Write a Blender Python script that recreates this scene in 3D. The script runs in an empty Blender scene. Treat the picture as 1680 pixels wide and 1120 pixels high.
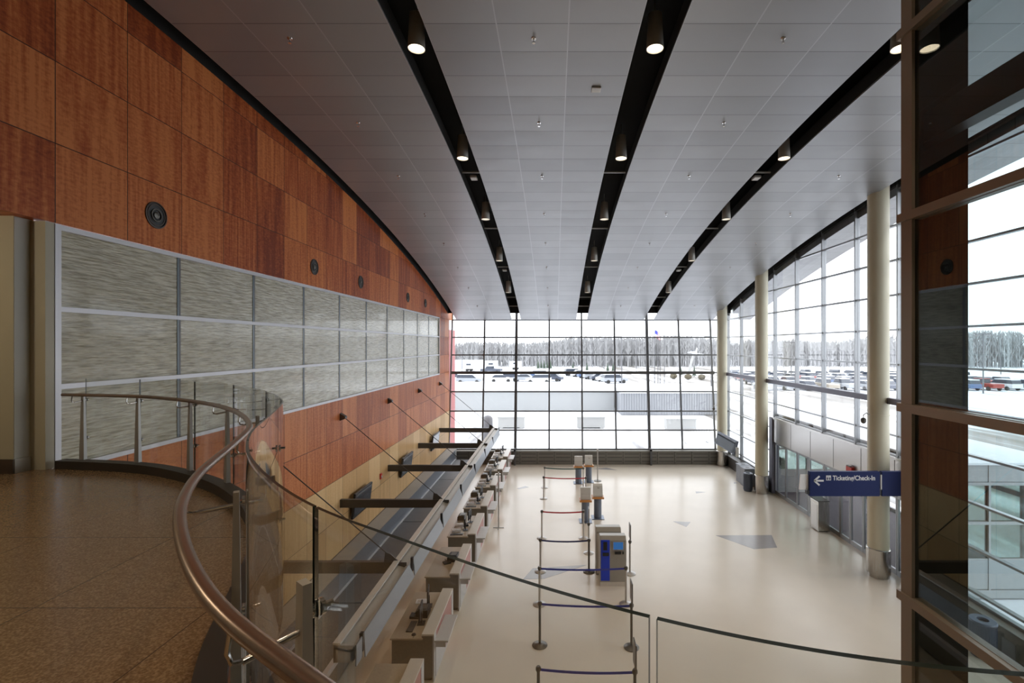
import bpy, bmesh, math, random
from mathutils import Vector, Matrix
random.seed(7)
S = bpy.context.scene
COL = S.collection
PI = math.pi
CZ = 6.95                       # eye height above the hall floor
F = 793.3                       # focal length in pixels of a 1680 wide frame (17 mm lens)
MZ = CZ - 1.51                  # upper floor level
def zc(y): return CZ + 5.0 - (y - 6.0) ** 2 / 158.0      # curved ceiling

# ------------------------------------------------------------------ materials
class N:
    def __init__(s, name):
        s.m = bpy.data.materials.new(name); s.m.use_nodes = True
        s.t = s.m.node_tree; s.n = s.t.nodes; s.l = s.t.links
        s.n.clear(); s.out = s.n.new('ShaderNodeOutputMaterial')
    def a(s, typ, **kw):
        n = s.n.new('ShaderNode' + typ)
        for k, v in kw.items():
            if k.startswith('i_'):
                n.inputs[k[2:].replace('_', ' ')].default_value = v
            else: setattr(n, k, v)
        return n
    def c(s, a, b): s.l.new(a, b)
    def math(s, op, a, b=0.0, clamp=False):
        n = s.n.new('ShaderNodeMath'); n.operation = op; n.use_clamp = clamp
        for i, v in enumerate((a, b)):
            if isinstance(v, (int, float)): n.inputs[i].default_value = v
            else: s.c(v, n.inputs[i])
        return n.outputs[0]
    def mix(s, f, a, b, mode='MIX'):
        n = s.n.new('ShaderNodeMix'); n.data_type = 'RGBA'; n.blend_type = mode
        for i, v in ((0, f), (6, a), (7, b)):
            if isinstance(v, (int, float)): n.inputs[i].default_value = v
            elif isinstance(v, tuple): n.inputs[i].default_value = (*v[:3], 1)
            else: s.c(v, n.inputs[i])
        return n.outputs[2]
    def pbsdf(s, col, rough=.5, metal=0., spec=.5):
        p = s.a('BsdfPrincipled')
        for k, v in (('Base Color', col), ('Roughness', rough), ('Metallic', metal), ('Specular IOR Level', spec)):
            if isinstance(v, tuple): p.inputs[k].default_value = (*v[:3], 1)
            elif isinstance(v, (int, float)): p.inputs[k].default_value = v
            else: s.c(v, p.inputs[k])
        s.c(p.outputs[0], s.out.inputs[0]); s.p = p
        return p
    def pos(s):
        g = s.a('NewGeometry'); x = s.a('SeparateXYZ'); s.c(g.outputs['Position'], x.inputs[0])
        return g.outputs['Position'], x.outputs[0], x.outputs[1], x.outputs[2]
    def comb(s, x, y, z):
        n = s.a('CombineXYZ')
        for i, v in enumerate((x, y, z)):
            if isinstance(v, (int, float)): n.inputs[i].default_value = v
            else: s.c(v, n.inputs[i])
        return n.outputs[0]
    def noise(s, vec, scale, detail=3., rough=.5):
        n = s.a('TexNoise'); s.c(vec, n.inputs['Vector'])
        n.inputs['Scale'].default_value = scale; n.inputs['Detail'].default_value = detail
        n.inputs['Roughness'].default_value = rough
        return n.outputs[0]
    def bump(s, h, strength, dist=.01):
        b = s.a('Bump'); b.inputs['Strength'].default_value = strength; b.inputs['Distance'].default_value = dist
        s.c(h, b.inputs['Height']); s.c(b.outputs[0], s.p.inputs['Normal'])

def simple(name, col, rough=.5, metal=0., var=.06, scale=8., spec=.5):
    m = N(name)
    g = m.a('TexCoord'); n = m.noise(g.outputs['Object'], scale, 4.)
    f = m.math('MULTIPLY_ADD', n, var * 2); f.node.inputs[2].default_value = 1 - var
    v = m.a('VectorMath', operation='SCALE'); v.inputs[0].default_value = col[:3]; m.c(f, v.inputs['Scale'])
    m.pbsdf(v.outputs[0], rough, metal, spec)
    return m.m

def brushed(name, col, rough=.3, axis=2, k=.08):
    m = N(name); g = m.a('TexCoord'); mp = m.a('Mapping'); m.c(g.outputs['Object'], mp.inputs[0])
    sc = [60, 60, 60]; sc[axis] = 1.5; mp.inputs['Scale'].default_value = sc
    n = m.noise(mp.outputs[0], 1., 3.)
    r = m.math('MULTIPLY_ADD', n, k * 2); r.node.inputs[2].default_value = rough - k
    m.pbsdf(col, r, 1.0)
    return m.m

def glassmat(name, tint=(1, 1, 1), r0=.04, gcol=(1, 1, 1), rough=0.0, pw=5.0):
    m = N(name)
    lw = m.a('LayerWeight'); lw.inputs[0].default_value = .5
    p5 = m.math('POWER', lw.outputs['Facing'], pw)
    f = m.math('MULTIPLY_ADD', p5, 1 - r0); f.node.inputs[2].default_value = r0
    tr = m.a('BsdfTransparent'); tr.inputs[0].default_value = (*tint, 1)
    gl = m.a('BsdfGlossy'); gl.inputs[0].default_value = (*gcol, 1); gl.inputs['Roughness'].default_value = rough
    mx = m.a('MixShader'); m.c(f, mx.inputs[0]); m.c(tr.outputs[0], mx.inputs[1]); m.c(gl.outputs[0], mx.inputs[2])
    m.c(mx.outputs[0], m.out.inputs[0])
    return m.m

def emis(name, col, st):
    m = N(name); e = m.a('Emission'); e.inputs[0].default_value = (*col, 1); e.inputs[1].default_value = st
    m.c(e.outputs[0], m.out.inputs[0]); return m.m

def woodmat(name, c0, c1, c2, z0, rowh, seam=(.05, .02, .012), fig=1.0, rough=.45):
    m = N(name); P, X, Y, Z = m.pos()
    u = m.math('DIVIDE', m.math('SUBTRACT', Y, 6.01), 1.02)
    v = m.math('DIVIDE', m.math('SUBTRACT', Z, z0), rowh)
    cu = m.math('FLOOR', u); cv = m.math('FLOOR', v)
    w = m.a('TexWhiteNoise'); w.noise_dimensions = '2D'
    m.c(m.comb(cu, cv, 0.), w.inputs['Vector'])
    sp = m.a('SeparateColor'); m.c(w.outputs['Color'], sp.inputs[0])
    r1, r2, r3 = sp.outputs
    # vertical grain with broad ribbon figure, different in every panel
    off = m.math('MULTIPLY', r1, 37.0)
    fr = m.math('MULTIPLY_ADD', r2, 16.0); fr.node.inputs[2].default_value = 5.0
    gy = m.math('MULTIPLY', Y, fr)
    vec = m.comb(m.math('ADD', gy, off), m.math('MULTIPLY', Z, .55), off)
    rib = m.noise(vec, 1.0, 1.5)
    vec2 = m.comb(m.math('MULTIPLY', Y, 14.), m.math('MULTIPLY', Z, 30.), off)
    fid = m.noise(vec2, 1.0, 2.)
    fine = m.noise(m.comb(m.math('MULTIPLY', Y, 90.), m.math('MULTIPLY', Z, 9.), off), 1.0, 3.)
    t = m.math('ADD', m.math('MULTIPLY', rib, 1.25 * fig), m.math('MULTIPLY', r3, .66))
    t = m.math('ADD', t, m.math('MULTIPLY', m.math('SUBTRACT', fid, .5), .8 * fig))
    t = m.math('ADD', t, m.math('MULTIPLY', m.math('SUBTRACT', fine, .5), .45))
    t = m.math('SUBTRACT', t, .42)
    cr = m.a('ValToRGB'); m.c(t, cr.inputs[0]); e = cr.color_ramp.elements
    e[0].position = .1; e[0].color = (*c0, 1); e[1].position = .95; e[1].color = (*c2, 1)
    k = e.new(.5); k.color = (*c1, 1)
    # seams
    def edge(x, wd):
        f = m.math('FRACT', x); d = m.math('MINIMUM', f, m.math('SUBTRACT', 1.0, f))
        return m.math('LESS_THAN', d, wd)
    s_ = m.math('MAXIMUM', edge(u, .006), edge(v, .006))
    col = m.mix(s_, cr.outputs[0], seam)
    m.pbsdf(col, rough, 0., .22)
    m.bump(m.math('SUBTRACT', 1.0, s_), .5, .01)
    return m.m

def ceilmat():
    m = N('grey_metal_ceiling_panels'); tc = m.a('TexCoord'); x = m.a('SeparateXYZ'); m.c(tc.outputs['UV'], x.inputs[0])
    u, v = x.outputs[0], x.outputs[1]
    def edge(q, wd):
        f = m.math('FRACT', q); d = m.math('MINIMUM', f, m.math('SUBTRACT', 1.0, f)); return m.math('LESS_THAN', d, wd), f
    eu, fu = edge(u, .009); ev, fv = edge(v, .010)
    w = m.a('TexWhiteNoise'); w.noise_dimensions = '2D'
    m.c(m.comb(m.math('FLOOR', u), m.math('FLOOR', v), 0.), w.inputs['Vector'])
    base = m.mix(w.outputs['Value'], (.325, .33, .345), (.375, .38, .395))
    col = m.mix(ev, base, (.16, .16, .165))
    col = m.mix(eu, col, (.47, .48, .50))
    nn = m.noise(tc.outputs['UV'], 1.7, 2.)
    r = m.math('MULTIPLY_ADD', nn, .14); r.node.inputs[2].default_value = .30
    m.pbsdf(col, r, .55, .5)
    # slightly pillowed trays
    pu = m.math('SINE', m.math('MULTIPLY', fu, PI)); pv = m.math('SINE', m.math('MULTIPLY', fv, PI))
    h = m.math('POWER', m.math('MAXIMUM', m.math('MULTIPLY', pu, pv), .0001), .25)
    m.bump(m.math('ADD', h, m.math('MULTIPLY', nn, .6)), .22, .01)
    return m.m

def terrazzo(name, c, c2, rough, tile=None, x0=0, y0=0, line=(.05, .04, .03), grain=120.):
    m = N(name); P, X, Y, Z = m.pos()
    n1 = m.noise(P, grain, 2.); n2 = m.noise(P, .8, 3.)
    col = m.mix(m.math('MULTIPLY', m.math('SUBTRACT', n1, .38), 3.2, True), c, c2)
    sc = m.math('MULTIPLY_ADD', n2, .16); sc.node.inputs[2].default_value = .92
    v = m.a('VectorMath', operation='SCALE'); m.c(col, v.inputs[0]); m.c(sc, v.inputs['Scale']); col = v.outputs[0]
    if tile:
        def edge(q, o):
            f = m.math('FRACT', m.math('DIVIDE', m.math('SUBTRACT', q, o), tile))
            return m.math('LESS_THAN', m.math('MINIMUM', f, m.math('SUBTRACT', 1.0, f)), .0035)
        col = m.mix(m.math('MAXIMUM', edge(X, x0), edge(Y, y0)), col, line)
    m.pbsdf(col, rough, 0., .5)
    return m.m

def rippleglass():
    m = N('rippled_channel_glass'); P, X, Y, Z = m.pos()
    wv = m.noise(m.comb(m.math('MULTIPLY', X, 1.), m.math('MULTIPLY', Y, 3.2), m.math('MULTIPLY', Z, 34.)), 1., 2.0, .5)
    w2 = m.noise(m.comb(0., m.math('MULTIPLY', Y, 9.), m.math('MULTIPLY', Z, 80.)), 1., 2.)
    h = m.math('ADD', wv, m.math('MULTIPLY', w2, .35))
    col = m.mix(m.math('MULTIPLY', m.math('SUBTRACT', h, .45), 2.6, True), (.25, .225, .14), (.54, .50, .365))
    m.pbsdf(col, .12, 0., .9)
    m.p.inputs['Coat Weight'].default_value = .4; m.p.inputs['Coat Roughness'].default_value = .06
    m.bump(h, .6, .03)
    return m.m

M = {}
M['wood'] = woodmat('red_figured_wood_panels', (.22, .040, .012), (.43, .104, .030), (.66, .225, .072), 8.44, 1.02)
M['wood_low'] = woodmat('orange_wood_panels', (.34, .085, .025), (.50, .150, .048), (.66, .25, .095), 3.10, 1.14)
M['tan'] = woodmat('tan_maple_panels', (.62, .38, .17), (.74, .49, .24), (.82, .58, .31), 3.10, 1.14, (.20, .13, .07), .6)
M['ceil'] = ceilmat()
M['floor'] = terrazzo('cream_terrazzo', (.72, .65, .55), (.80, .735, .635), .22)
M['inlay'] = simple('grey_terrazzo_inlay', (.36, .35, .36), .2)
M['mezz'] = terrazzo('brown_terrazzo', (.17, .105, .055), (.34, .235, .14), .2, 1.02, -2.99, 2.78, (.07, .045, .03), 90.)
M['ripple'] = rippleglass()
M['alu'] = simple('silver_aluminium', (.36, .37, .385), .35, .7, .03)
M['alu_l'] = simple('pale_aluminium', (.62, .62, .65), .4, .3, .02)
M['alu_far'] = simple('grey_window_metal', (.13, .13, .135), .4, .3, .03)
M['bronze'] = simple('anodised_bronze_grey', (.36, .30, .25), .35, .5, .03)
M['beam_blue'] = simple('blue_grey_painted_steel', (.16, .16, .20), .45, .3, .04)
M['black'] = simple('black_plenum', (.006, .006, .006), .9, 0, .1)
M['black_gloss'] = simple('black_panel', (.012, .012, .012), .35)
M['black_plastic'] = simple('black_plastic', (.018, .018, .02), .4)
M['cream'] = simple('cream_plaster', (.48, .45, .35), .6, 0, .03)
M['greywall'] = simple('pale_grey_plaster', (.52, .53, .50), .6, 0, .03)
M['column'] = simple('pale_yellow_painted_column', (.66, .62, .47), .35, 0, .02)
M['steel'] = brushed('brushed_stainless', (.55, .53, .50), .25, 2)
M['steel_h'] = brushed('brushed_stainless_panels', (.60, .58, .56), .33, 1)
M['chrome'] = simple('polished_steel', (.62, .60, .58), .12, 1., .02)
M['blade'] = simple('grey_steel_blade', (.42, .41, .39), .4, .4, .04)
M['dark_curb'] = simple('dark_rubber_curb', (.035, .028, .025), .45)
M['skirting'] = simple('dark_skirting', (.06, .04, .03), .5)
M['handrail'] = simple('bronze_handrail', (.36, .27, .225), .27, .85, .03)
M['glass'] = glassmat('clear_window_glass', (.985, .99, .99), .02)
M['guard'] = glassmat('greenish_guard_glass', (.978, .988, .982), .05, pw=3.8)
M['vest_glass'] = glassmat('grey_green_vestibule_glass', (.50, .58, .55), .08)
M['guard_edge'] = simple('dark_glass_edge', (.02, .028, .024), .15)
M['lift_glass'] = glassmat('tinted_lift_glass', (.80, .88, .89), .07)
M['can'] = simple('grey_lamp_can', (.46, .45, .42), .4, .2)
M['lens'] = emis('warm_lamp_lens', (1., .80, .55), 5.)
M['lens_l'] = emis('daylit_lamp_lens', (1., .88, .72), 1.2)
M['steelbeam'] = simple('dark_painted_beam', (.085, .08, .075), .45, .2)
M['fascia'] = simple('silver_trough', (.50, .47, .43), .45, .2)
M['sign_plate'] = simple('pale_blue_grey_sign_plate', (.30, .33, .37), .35, .1, .1, 1.5)
M['belt'] = simple('dark_rubber_belt', (.10, .10, .105), .5, 0, .2, 3.)
M['belt_side'] = simple('slate_belt_guard', (.17, .19, .22), .35, .3)
M['ledge'] = simple('pale_worktop', (.66, .61, .54), .35)
M['desk'] = simple('speckled_beige_desk', (.50, .42, .31), .35, 0, .2, 30)
M['body'] = simple('taupe_laminate', (.215, .19, .15), .45)
M['trimwhite'] = simple('pale_counter_trim', (.56, .55, .54), .4)
M['pink'] = simple('faded_red_panel', (.44, .20, .18), .4)
M['paper'] = simple('white_paper', (.9, .9, .9), .6)
M['stan'] = simple('dark_bronze_post', (.13, .12, .105), .35, .6)
M['stan_l'] = simple('satin_steel_post', (.50, .48, .46), .35, .6)
M['b_blue'] = simple('blue_belt', (.05, .065, .42), .6)
M['b_red'] = simple('red_belt', (.50, .03, .05), .6)
M['b_green'] = simple('dark_green_belt', (.02, .09, .08), .6)
M['b_dark'] = simple('navy_belt', (.05, .06, .20), .6)
M['ped'] = simple('slate_pedestal', (.16, .19, .25), .35, .5)
M['orange'] = simple('orange_wood_shelf', (.55, .24, .07), .4)
M['white'] = simple('off_white_plastic', (.62, .61, .58), .4)
M['kiosk'] = simple('kiosk_grey', (.36, .34, .30), .4, .2)
M['kblue'] = simple('bright_blue_panel', (.01, .05, .62), .3)
M['screen'] = emis('lit_blue_screen', (.06, .20, .50), .55)
M['tv'] = simple('glossy_tv_glass', (.03, .035, .045), .08)
M['navy'] = simple('navy_sign', (.012, .022, .10), .5, 0, .06, 8., .2)
M['letters'] = simple('white_lettering', (.78, .78, .78), .5, 0, .01)
M['red'] = simple('red_plastic', (.55, .04, .03), .4)
M['bin'] = simple('slate_blue_bin', (.10, .12, .17), .45)
M['bin2'] = simple('grey_bin', (.25, .27, .31), .45)
M['sill'] = simple('taupe_grille', (.20, .19, .165), .5, .3)
M['dmat'] = simple('purple_grey_carpet', (.10, .085, .105), .8, 0, .25, 20)
M['conc'] = simple('pale_concrete', (.42, .42, .41), .8)
M['corr'] = simple('grey_corrugated_metal', (.30, .31, .33), .6)
M['wallout'] = simple('pale_grey_cladding', (.36, .37, .375), .7)
M['snowroof'] = simple('roof_snow', (.78, .80, .84), .8)
M['redfin'] = simple('red_cladding', (.50, .17, .17), .6)
M['cover'] = simple('grey_tarpaulin', (.17, .17, .18), .6, 0, .4, 3)
M['pole'] = simple('grey_pole', (.13, .13, .14), .5)
M['tree'] = simple('haze_toned_bare_trees', (.33, .33, .335), .95, 0, .12, .3, .1)  # distance haze is put into this pale grey
M['spruce'] = simple('dark_spruce', (.07, .095, .07), .9)
M['shrub'] = simple('brown_shrub', (.10, .085, .055), .9)
M['carglass'] = simple('car_glass', (.05, .06, .08), .1)
M['tyre'] = simple('tyre', (.03, .03, .03), .8)
CARC = [simple('car_paint_white', (.62, .63, .65), .3), simple('car_paint_silver', (.33, .35, .38), .3),
        simple('car_paint_dark', (.07, .08, .11), .3), simple('car_paint_red', (.30, .04, .03), .3),
        simple('car_paint_blue', (.08, .13, .25), .3), simple('car_paint_beige', (.40, .36, .30), .3)]
M['jet'] = simple('jet_white', (.66, .68, .72), .5)
def snowmat():
    m = N('snow_and_slush_ground'); P, X, Y, Z = m.pos()
    n = m.noise(m.comb(m.math('MULTIPLY', X, .38), m.math('MULTIPLY', Y, .045), 0.), 1., 5.)
    n2 = m.noise(P, .15, 4.)
    f = m.math('MULTIPLY', m.math('SUBTRACT', n, .56), 7., True)
    col = m.mix(f, (.76, .78, .82), (.20, .19, .19))
    # ploughed road strip along the kerb side
    r = m.math('MULTIPLY', m.math('LESS_THAN', m.math('ABSOLUTE', m.math('SUBTRACT', X, 30.)), 15.), m.math('MULTIPLY', m.math('SUBTRACT', n, .43), 9., True))
    col = m.mix(m.math('MULTIPLY', r, .85), col, (.17, .155, .135))
    m.pbsdf(col, .7, 0., .3); return m.m
M['snow'] = snowmat()
M['lip'] = simple('pale_trough_lip', (.72, .69, .65), .5)
M['strip'] = simple('blue_grey_strip', (.20, .25, .29), .2)

# ------------------------------------------------------------------ mesh builder
class MB:
    def __init__(s): s.b = bmesh.new(); s.mi = 0; s.uv = None
    def face(s, pts, mi=None):
        vs = [s.b.verts.new(p) for p in pts]
        f = s.b.faces.new(vs); f.material_index = s.mi if mi is None else mi; return f
    def box(s, x0, x1, y0, y1, z0, z1, M4=None):
        p = [Vector((x, y, z)) for z in (z0, z1) for y in (y0, y1) for x in (x0, x1)]
        if M4: p = [M4 @ q for q in p]
        v = [s.b.verts.new(q) for q in p]
        for f in ((0, 2, 3, 1), (4, 5, 7, 6), (0, 1, 5, 4), (2, 6, 7, 3), (0, 4, 6, 2), (1, 3, 7, 5)):
            s.b.faces.new([v[i] for i in f]).material_index = s.mi
        return s
    def hexa(s, p):          # 8 points ordered as in box
        v = [s.b.verts.new(q) for q in p]
        for f in ((0, 2, 3, 1), (4, 5, 7, 6), (0, 1, 5, 4), (2, 6, 7, 3), (0, 4, 6, 2), (1, 3, 7, 5)):
            s.b.faces.new([v[i] for i in f]).material_index = s.mi
        return s
    def lathe(s, prof, c=(0, 0, 0), n=20, sx=1, sy=1, cap=True):
        rings = []
        for r, z in prof:
            rings.append([s.b.verts.new((c[0] + sx * r * math.cos(2 * PI * i / n), c[1] + sy * r * math.sin(2 * PI * i / n), c[2] + z)) for i in range(n)])
        for a, b in zip(rings, rings[1:]):
            for i in range(n):
                s.b.faces.new((a[i], a[(i + 1) % n], b[(i + 1) % n], b[i])).material_index = s.mi
        if cap:
            s.b.faces.new(rings[0][::-1]).material_index = s.mi; s.b.faces.new(rings[-1]).material_index = s.mi
        return s
    def tube(s, pts, r, n=8, r2=None, up=None):
        pts = [Vector(p) for p in pts]; k = len(pts); rings = []
        for i, p in enumerate(pts):
            d = (pts[min(i + 1, k - 1)] - pts[max(i - 1, 0)]).normalized()
            u = Vector((0, 0, 1)) if abs(d.z) < .95 else Vector((1, 0, 0))
            a = d.cross(u).normalized(); b = a.cross(d).normalized()
            rr = r if r2 is None else r + (r2 - r) * i / (k - 1)
            rings.append([s.b.verts.new(p + rr * (math.cos(2 * PI * j / n) * a + math.sin(2 * PI * j / n) * b)) for j in range(n)])
        for A, B in zip(rings, rings[1:]):
            for j in range(n): s.b.faces.new((A[j], A[(j + 1) % n], B[(j + 1) % n], B[j])).material_index = s.mi
        s.b.faces.new(rings[0][::-1]); s.b.faces.new(rings[-1])
        return s
    def prism(s, poly, z0, z1):
        a = [s.b.verts.new((x, y, z0)) for x, y in poly]; b = [s.b.verts.new((x, y, z1)) for x, y in poly]; n = len(poly)
        s.b.faces.new(a[::-1]).material_index = s.mi; s.b.faces.new(b).material_index = s.mi
        for i in range(n): s.b.faces.new((a[i], a[(i + 1) % n], b[(i + 1) % n], b[i])).material_index = s.mi
        return s
    def prismx(s, poly, x0, x1):      # poly in (y,z)
        a = [s.b.verts.new((x0, y, z)) for y, z in poly]; b = [s.b.verts.new((x1, y, z)) for y, z in poly]; n = len(poly)
        s.b.faces.new(a[::-1]).material_index = s.mi; s.b.faces.new(b).material_index = s.mi
        for i in range(n): s.b.faces.new((a[i], a[(i + 1) % n], b[(i + 1) % n], b[i])).material_index = s.mi
        return s
    def prismy(s, poly, y0, y1):      # poly in (x,z)
        a = [s.b.verts.new((x, y0, z)) for x, z in poly]; b = [s.b.verts.new((x, y1, z)) for x, z in poly]; n = len(poly)
        s.b.faces.new(a).material_index = s.mi; s.b.faces.new(b[::-1]).material_index = s.mi
        for i in range(n): s.b.faces.new((a[i], b[i], b[(i + 1) % n], a[(i + 1) % n])).material_index = s.mi
        return s
    def build(s, name, mats, parent=None, smooth=False, bevel=0, loc=None):
        bmesh.ops.recalc_face_normals(s.b, faces=s.b.faces)
        me = bpy.data.meshes.new(name); s.b.to_mesh(me); s.b.free()
        for q in (mats if isinstance(mats, (list, tuple)) else [mats]): me.materials.append(M[q] if isinstance(q, str) else q)
        o = bpy.data.objects.new(name, me); COL.objects.link(o)
        if smooth:
            for p in me.polygons: p.use_smooth = True
            try: me.set_sharp_from_angle(angle=math.radians(40))
            except Exception: pass
        if bevel:
            b = o.modifiers.new('b', 'BEVEL'); b.width = bevel; b.segments = 2; b.limit_method = 'ANGLE'
        if parent: o.parent = parent
        if loc: o.location = loc
        return o
def T(o, label, cat, group=None):
    o['label'] = label; o['category'] = cat
    if group: o['group'] = group
    return o
def ST(o, label=None):
    o['kind'] = 'structure'
    if label: o['label'] = label
    return o
def thing(name, loc, label, cat, group=None, rz=0):
    o = bpy.data.objects.new(name, None); COL.objects.link(o); o.location = loc; o.rotation_euler = (0, 0, rz)
    o.empty_display_size = .1
    return T(o, label, cat, group)
def dup(o, parent=None):
    c = o.copy(); COL.objects.link(c)
    if parent: c.parent = parent
    for ch in list(o.children): dup(ch, c)
    return c
def put(o, loc, label, rz=None):
    o.location = loc; o['label'] = label
    if rz is not None: o.rotation_euler = (0, 0, rz)
    return o

# ------------------------------------------------------------------ camera and world
cd = bpy.data.cameras.new('camera'); cam = bpy.data.objects.new('camera', cd); COL.objects.link(cam)
cam.location = (0, 0, CZ); cam.rotation_euler = (PI / 2, 0, 0)
cd.lens = 17.0; cd.sensor_width = 36.0; cd.sensor_fit = 'HORIZONTAL'
cd.shift_x = -69 / 1680; cd.shift_y = 6 / 1680; cd.clip_start = .02; cd.clip_end = 2000
S.camera = cam
w = bpy.data.worlds.new('overcast_sky'); S.world = w; w.use_nodes = True
nt = w.node_tree; nt.nodes.clear()
o_ = nt.nodes.new('ShaderNodeOutputWorld'); bg = nt.nodes.new('ShaderNodeBackground')
tc = nt.nodes.new('ShaderNodeTexCoord'); sx = nt.nodes.new('ShaderNodeSeparateXYZ'); cr = nt.nodes.new('ShaderNodeValToRGB')
nt.links.new(tc.outputs['Generated'], sx.inputs[0]); nt.links.new(sx.outputs[2], cr.inputs[0])
cr.color_ramp.elements[0].position = 0.0; cr.color_ramp.elements[0].color = (.86, .90, .95, 1)
cr.color_ramp.elements[1].position = .6; cr.color_ramp.elements[1].color = (1., 1.02, 1.06, 1)
nt.links.new(cr.outputs[0], bg.inputs[0]); nt.links.new(bg.outputs[0], o_.inputs[0])
bg.inputs[1].default_value = 3.1
S.view_settings.view_transform = 'Standard'; S.view_settings.look = 'None'
S.view_settings.exposure = 0.0; S.view_settings.gamma = 1.0; S.view_settings.use_curve_mapping = False
try:
    S.cycles.transparent_max_bounces = 40; S.cycles.max_bounces = 10; S.cycles.diffuse_bounces = 6
    S.cycles.glossy_bounces = 5; S.cycles.sample_clamp_indirect = 6.0; S.cycles.caustics_reflective = False
    S.cycles.caustics_refractive = False
except Exception: pass

# ------------------------------------------------------------------ room shell
XL, XR = -6.2, 10.4
YF = 28.5
b = MB(); b.box(-7, 10.6, -5.2, 29.2, -.3, 0); floor = ST(b.build('floor', 'floor'))
def fl(px, py): Y = F * CZ / (py - 566); return ((px - 909) * Y / F, Y)
for poly in ([(1174, 878), (1266, 877.5), (1275, 898), (1237, 900.5)], [(858, 950), (874, 932), (963, 926.5), (893, 949)],
             [(1104, 855), (1133, 856), (1126, 864)], [(848, 801), (862, 797), (868, 799), (852, 802)],
             [(972, 769), (1013, 771), (995, 767)], [(1141, 806), (1158, 807), (1142, 809)], [(1204, 791), (1211, 792), (1204, 793)]):
    b = MB(); b.prism([fl(*p) for p in poly], -.01, .003); b.build('terrazzo_inlay', 'inlay', floor)

# left wall: rows of wood panels above the channel glass and below it
b = MB(); b.box(-6.6, XL, -5.2, 29.6, 8.47, 13.0); ST(b.build('wall_left', 'wood'))
b = MB(); b.box(-6.6, XL, 26.05, 28.6, 5.38, 8.47); ST(b.build('wall_left', 'wood'))
b = MB(); b.box(-6.6, XL, -5.2, 28.6, 3.10, 5.38); ST(b.build('wall_left', 'wood_low'))
b = MB(); b.box(-6.6, XL, -5.2, 28.6, 0, 3.10); ST(b.build('wall_left', 'tan'))
# recess with a plaster pier beside the upper floor
b = MB(); b.box(-7.9, -7.6, -5.4, 6.1, MZ - .3, 8.6); b.box(-7.6, -6.6, -5.4, 6.1, 8.47, 8.6); b.box(-7.9, -6.5, -5.5, -5.2, MZ - .3, 8.6); b.box(-7.9, -6.4, -5.4, 6.1, MZ - .3, MZ - .07); ST(b.build('wall_left', 'cream'))
b = MB(); b.box(-7.6, -6.35, 5.68, 5.90, MZ, 8.47); ST(b.build('wall_left', 'cream'))
b = MB(); b.box(-6.349, -6.345, 5.685, 5.845, MZ + .17, 8.46); ST(b.build('trim_15', 'greywall'))  # paler sheet: window light painted onto the pier's side
b = MB(); b.box(-6.35, -6.165, 5.86, 5.965, MZ, 8.455); ST(b.build('wall_left', 'cream'))
b = MB(); b.box(-7.6, -6.34, 5.665, 5.68, MZ, MZ + .17); ST(b.build('baseboard_left', 'skirting'))
b = MB(); b.box(-6.345, -6.332, 5.68, 5.85, MZ, MZ + .17); ST(b.build('baseboard_left', 'blade'))  # grey side paints a reflection onto the dark baseboard

b = MB(); b.box(-6.6, 10.6, -5.4, -5.2, 0, 13); ST(b.build('wall_back', 'cream'))
b = MB(); b.box(10.35, 10.6, -5.2, 8.3, 0, 13); ST(b.build('wall_right', 'greywall'))
# channel glass window in the left wall
ys = [6.025 + (26.0 - 6.025) / 10 * i for i in range(11)]
b = MB()
for z in (5.40, 6.43, 7.40, 8.42): b.box(-6.26, -6.17, 6.0, 26.05, z - .032, z + .032)
b.box(-6.262, -6.163, 5.975, 6.05, 5.365, 8.455); b.box(-6.262, -6.163, 26.0, 26.06, 5.365, 8.455)
wf = ST(b.build('window_20', 'alu_l'))
for a, c in zip(ys, ys[1:]):
    b = MB(); b.box(-6.27, -6.215, a + .018, c - .018, 5.42, 8.40); b.build('channel_glass_pane', 'ripple', wf)
b = MB()
for y in ys[1:-1]: b.box(-6.25, -6.205, y - .016, y + .016, 5.41, 8.41)
b.build('joint_strip', 'alu_far', wf)
b = MB()
for y in ys[1:-1]: b.box(-6.25, -6.207, y - .055, y - .016, 5.41, 8.41)
b.build('edge_strip', 'strip', wf)

# round speakers in the wall
for i, (Y, lab) in enumerate(((7.53, 'largest round black wall speaker, nearest on the wood wall'), (12.5, 'second round wall speaker from the viewer on wood wall'),
        (15.5, 'middle one of five round wall speakers on wood wall'), (20.5, 'fourth round wall speaker from the viewer, small and distant'), (23.3, 'smallest, farthest round wall speaker near the glass end wall'))):
    t = thing('wall_speaker', (XL, Y, 8.97), lab, 'speaker', 'round speakers in the wood wall')
    R = Matrix.Rotation(PI / 2, 4, 'Y')
    def lath(prof, name, mat, n=28):
        b = MB(); b.lathe(prof, n=n); bmesh.ops.transform(b.b, matrix=R, verts=b.b.verts); return b.build(name, mat, t, True)
    lath([(.205, 0), (.205, .015), (.185, .018), (.185, .004), (.165, .004), (.165, .012), (.15, .012), (.15, 0)], 'rim', 'skirting')
    lath([(.185, -.004), (.185, .005), (.02, .006)], 'cone', 'black_plastic')
    lath([(.10, .004), (.10, .02), (.085, .02), (.085, .004)], 'ring', 'stan')
    lath([(.05, .004), (.05, .02), (.02, .03)], 'tweeter', 'stan')

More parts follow.
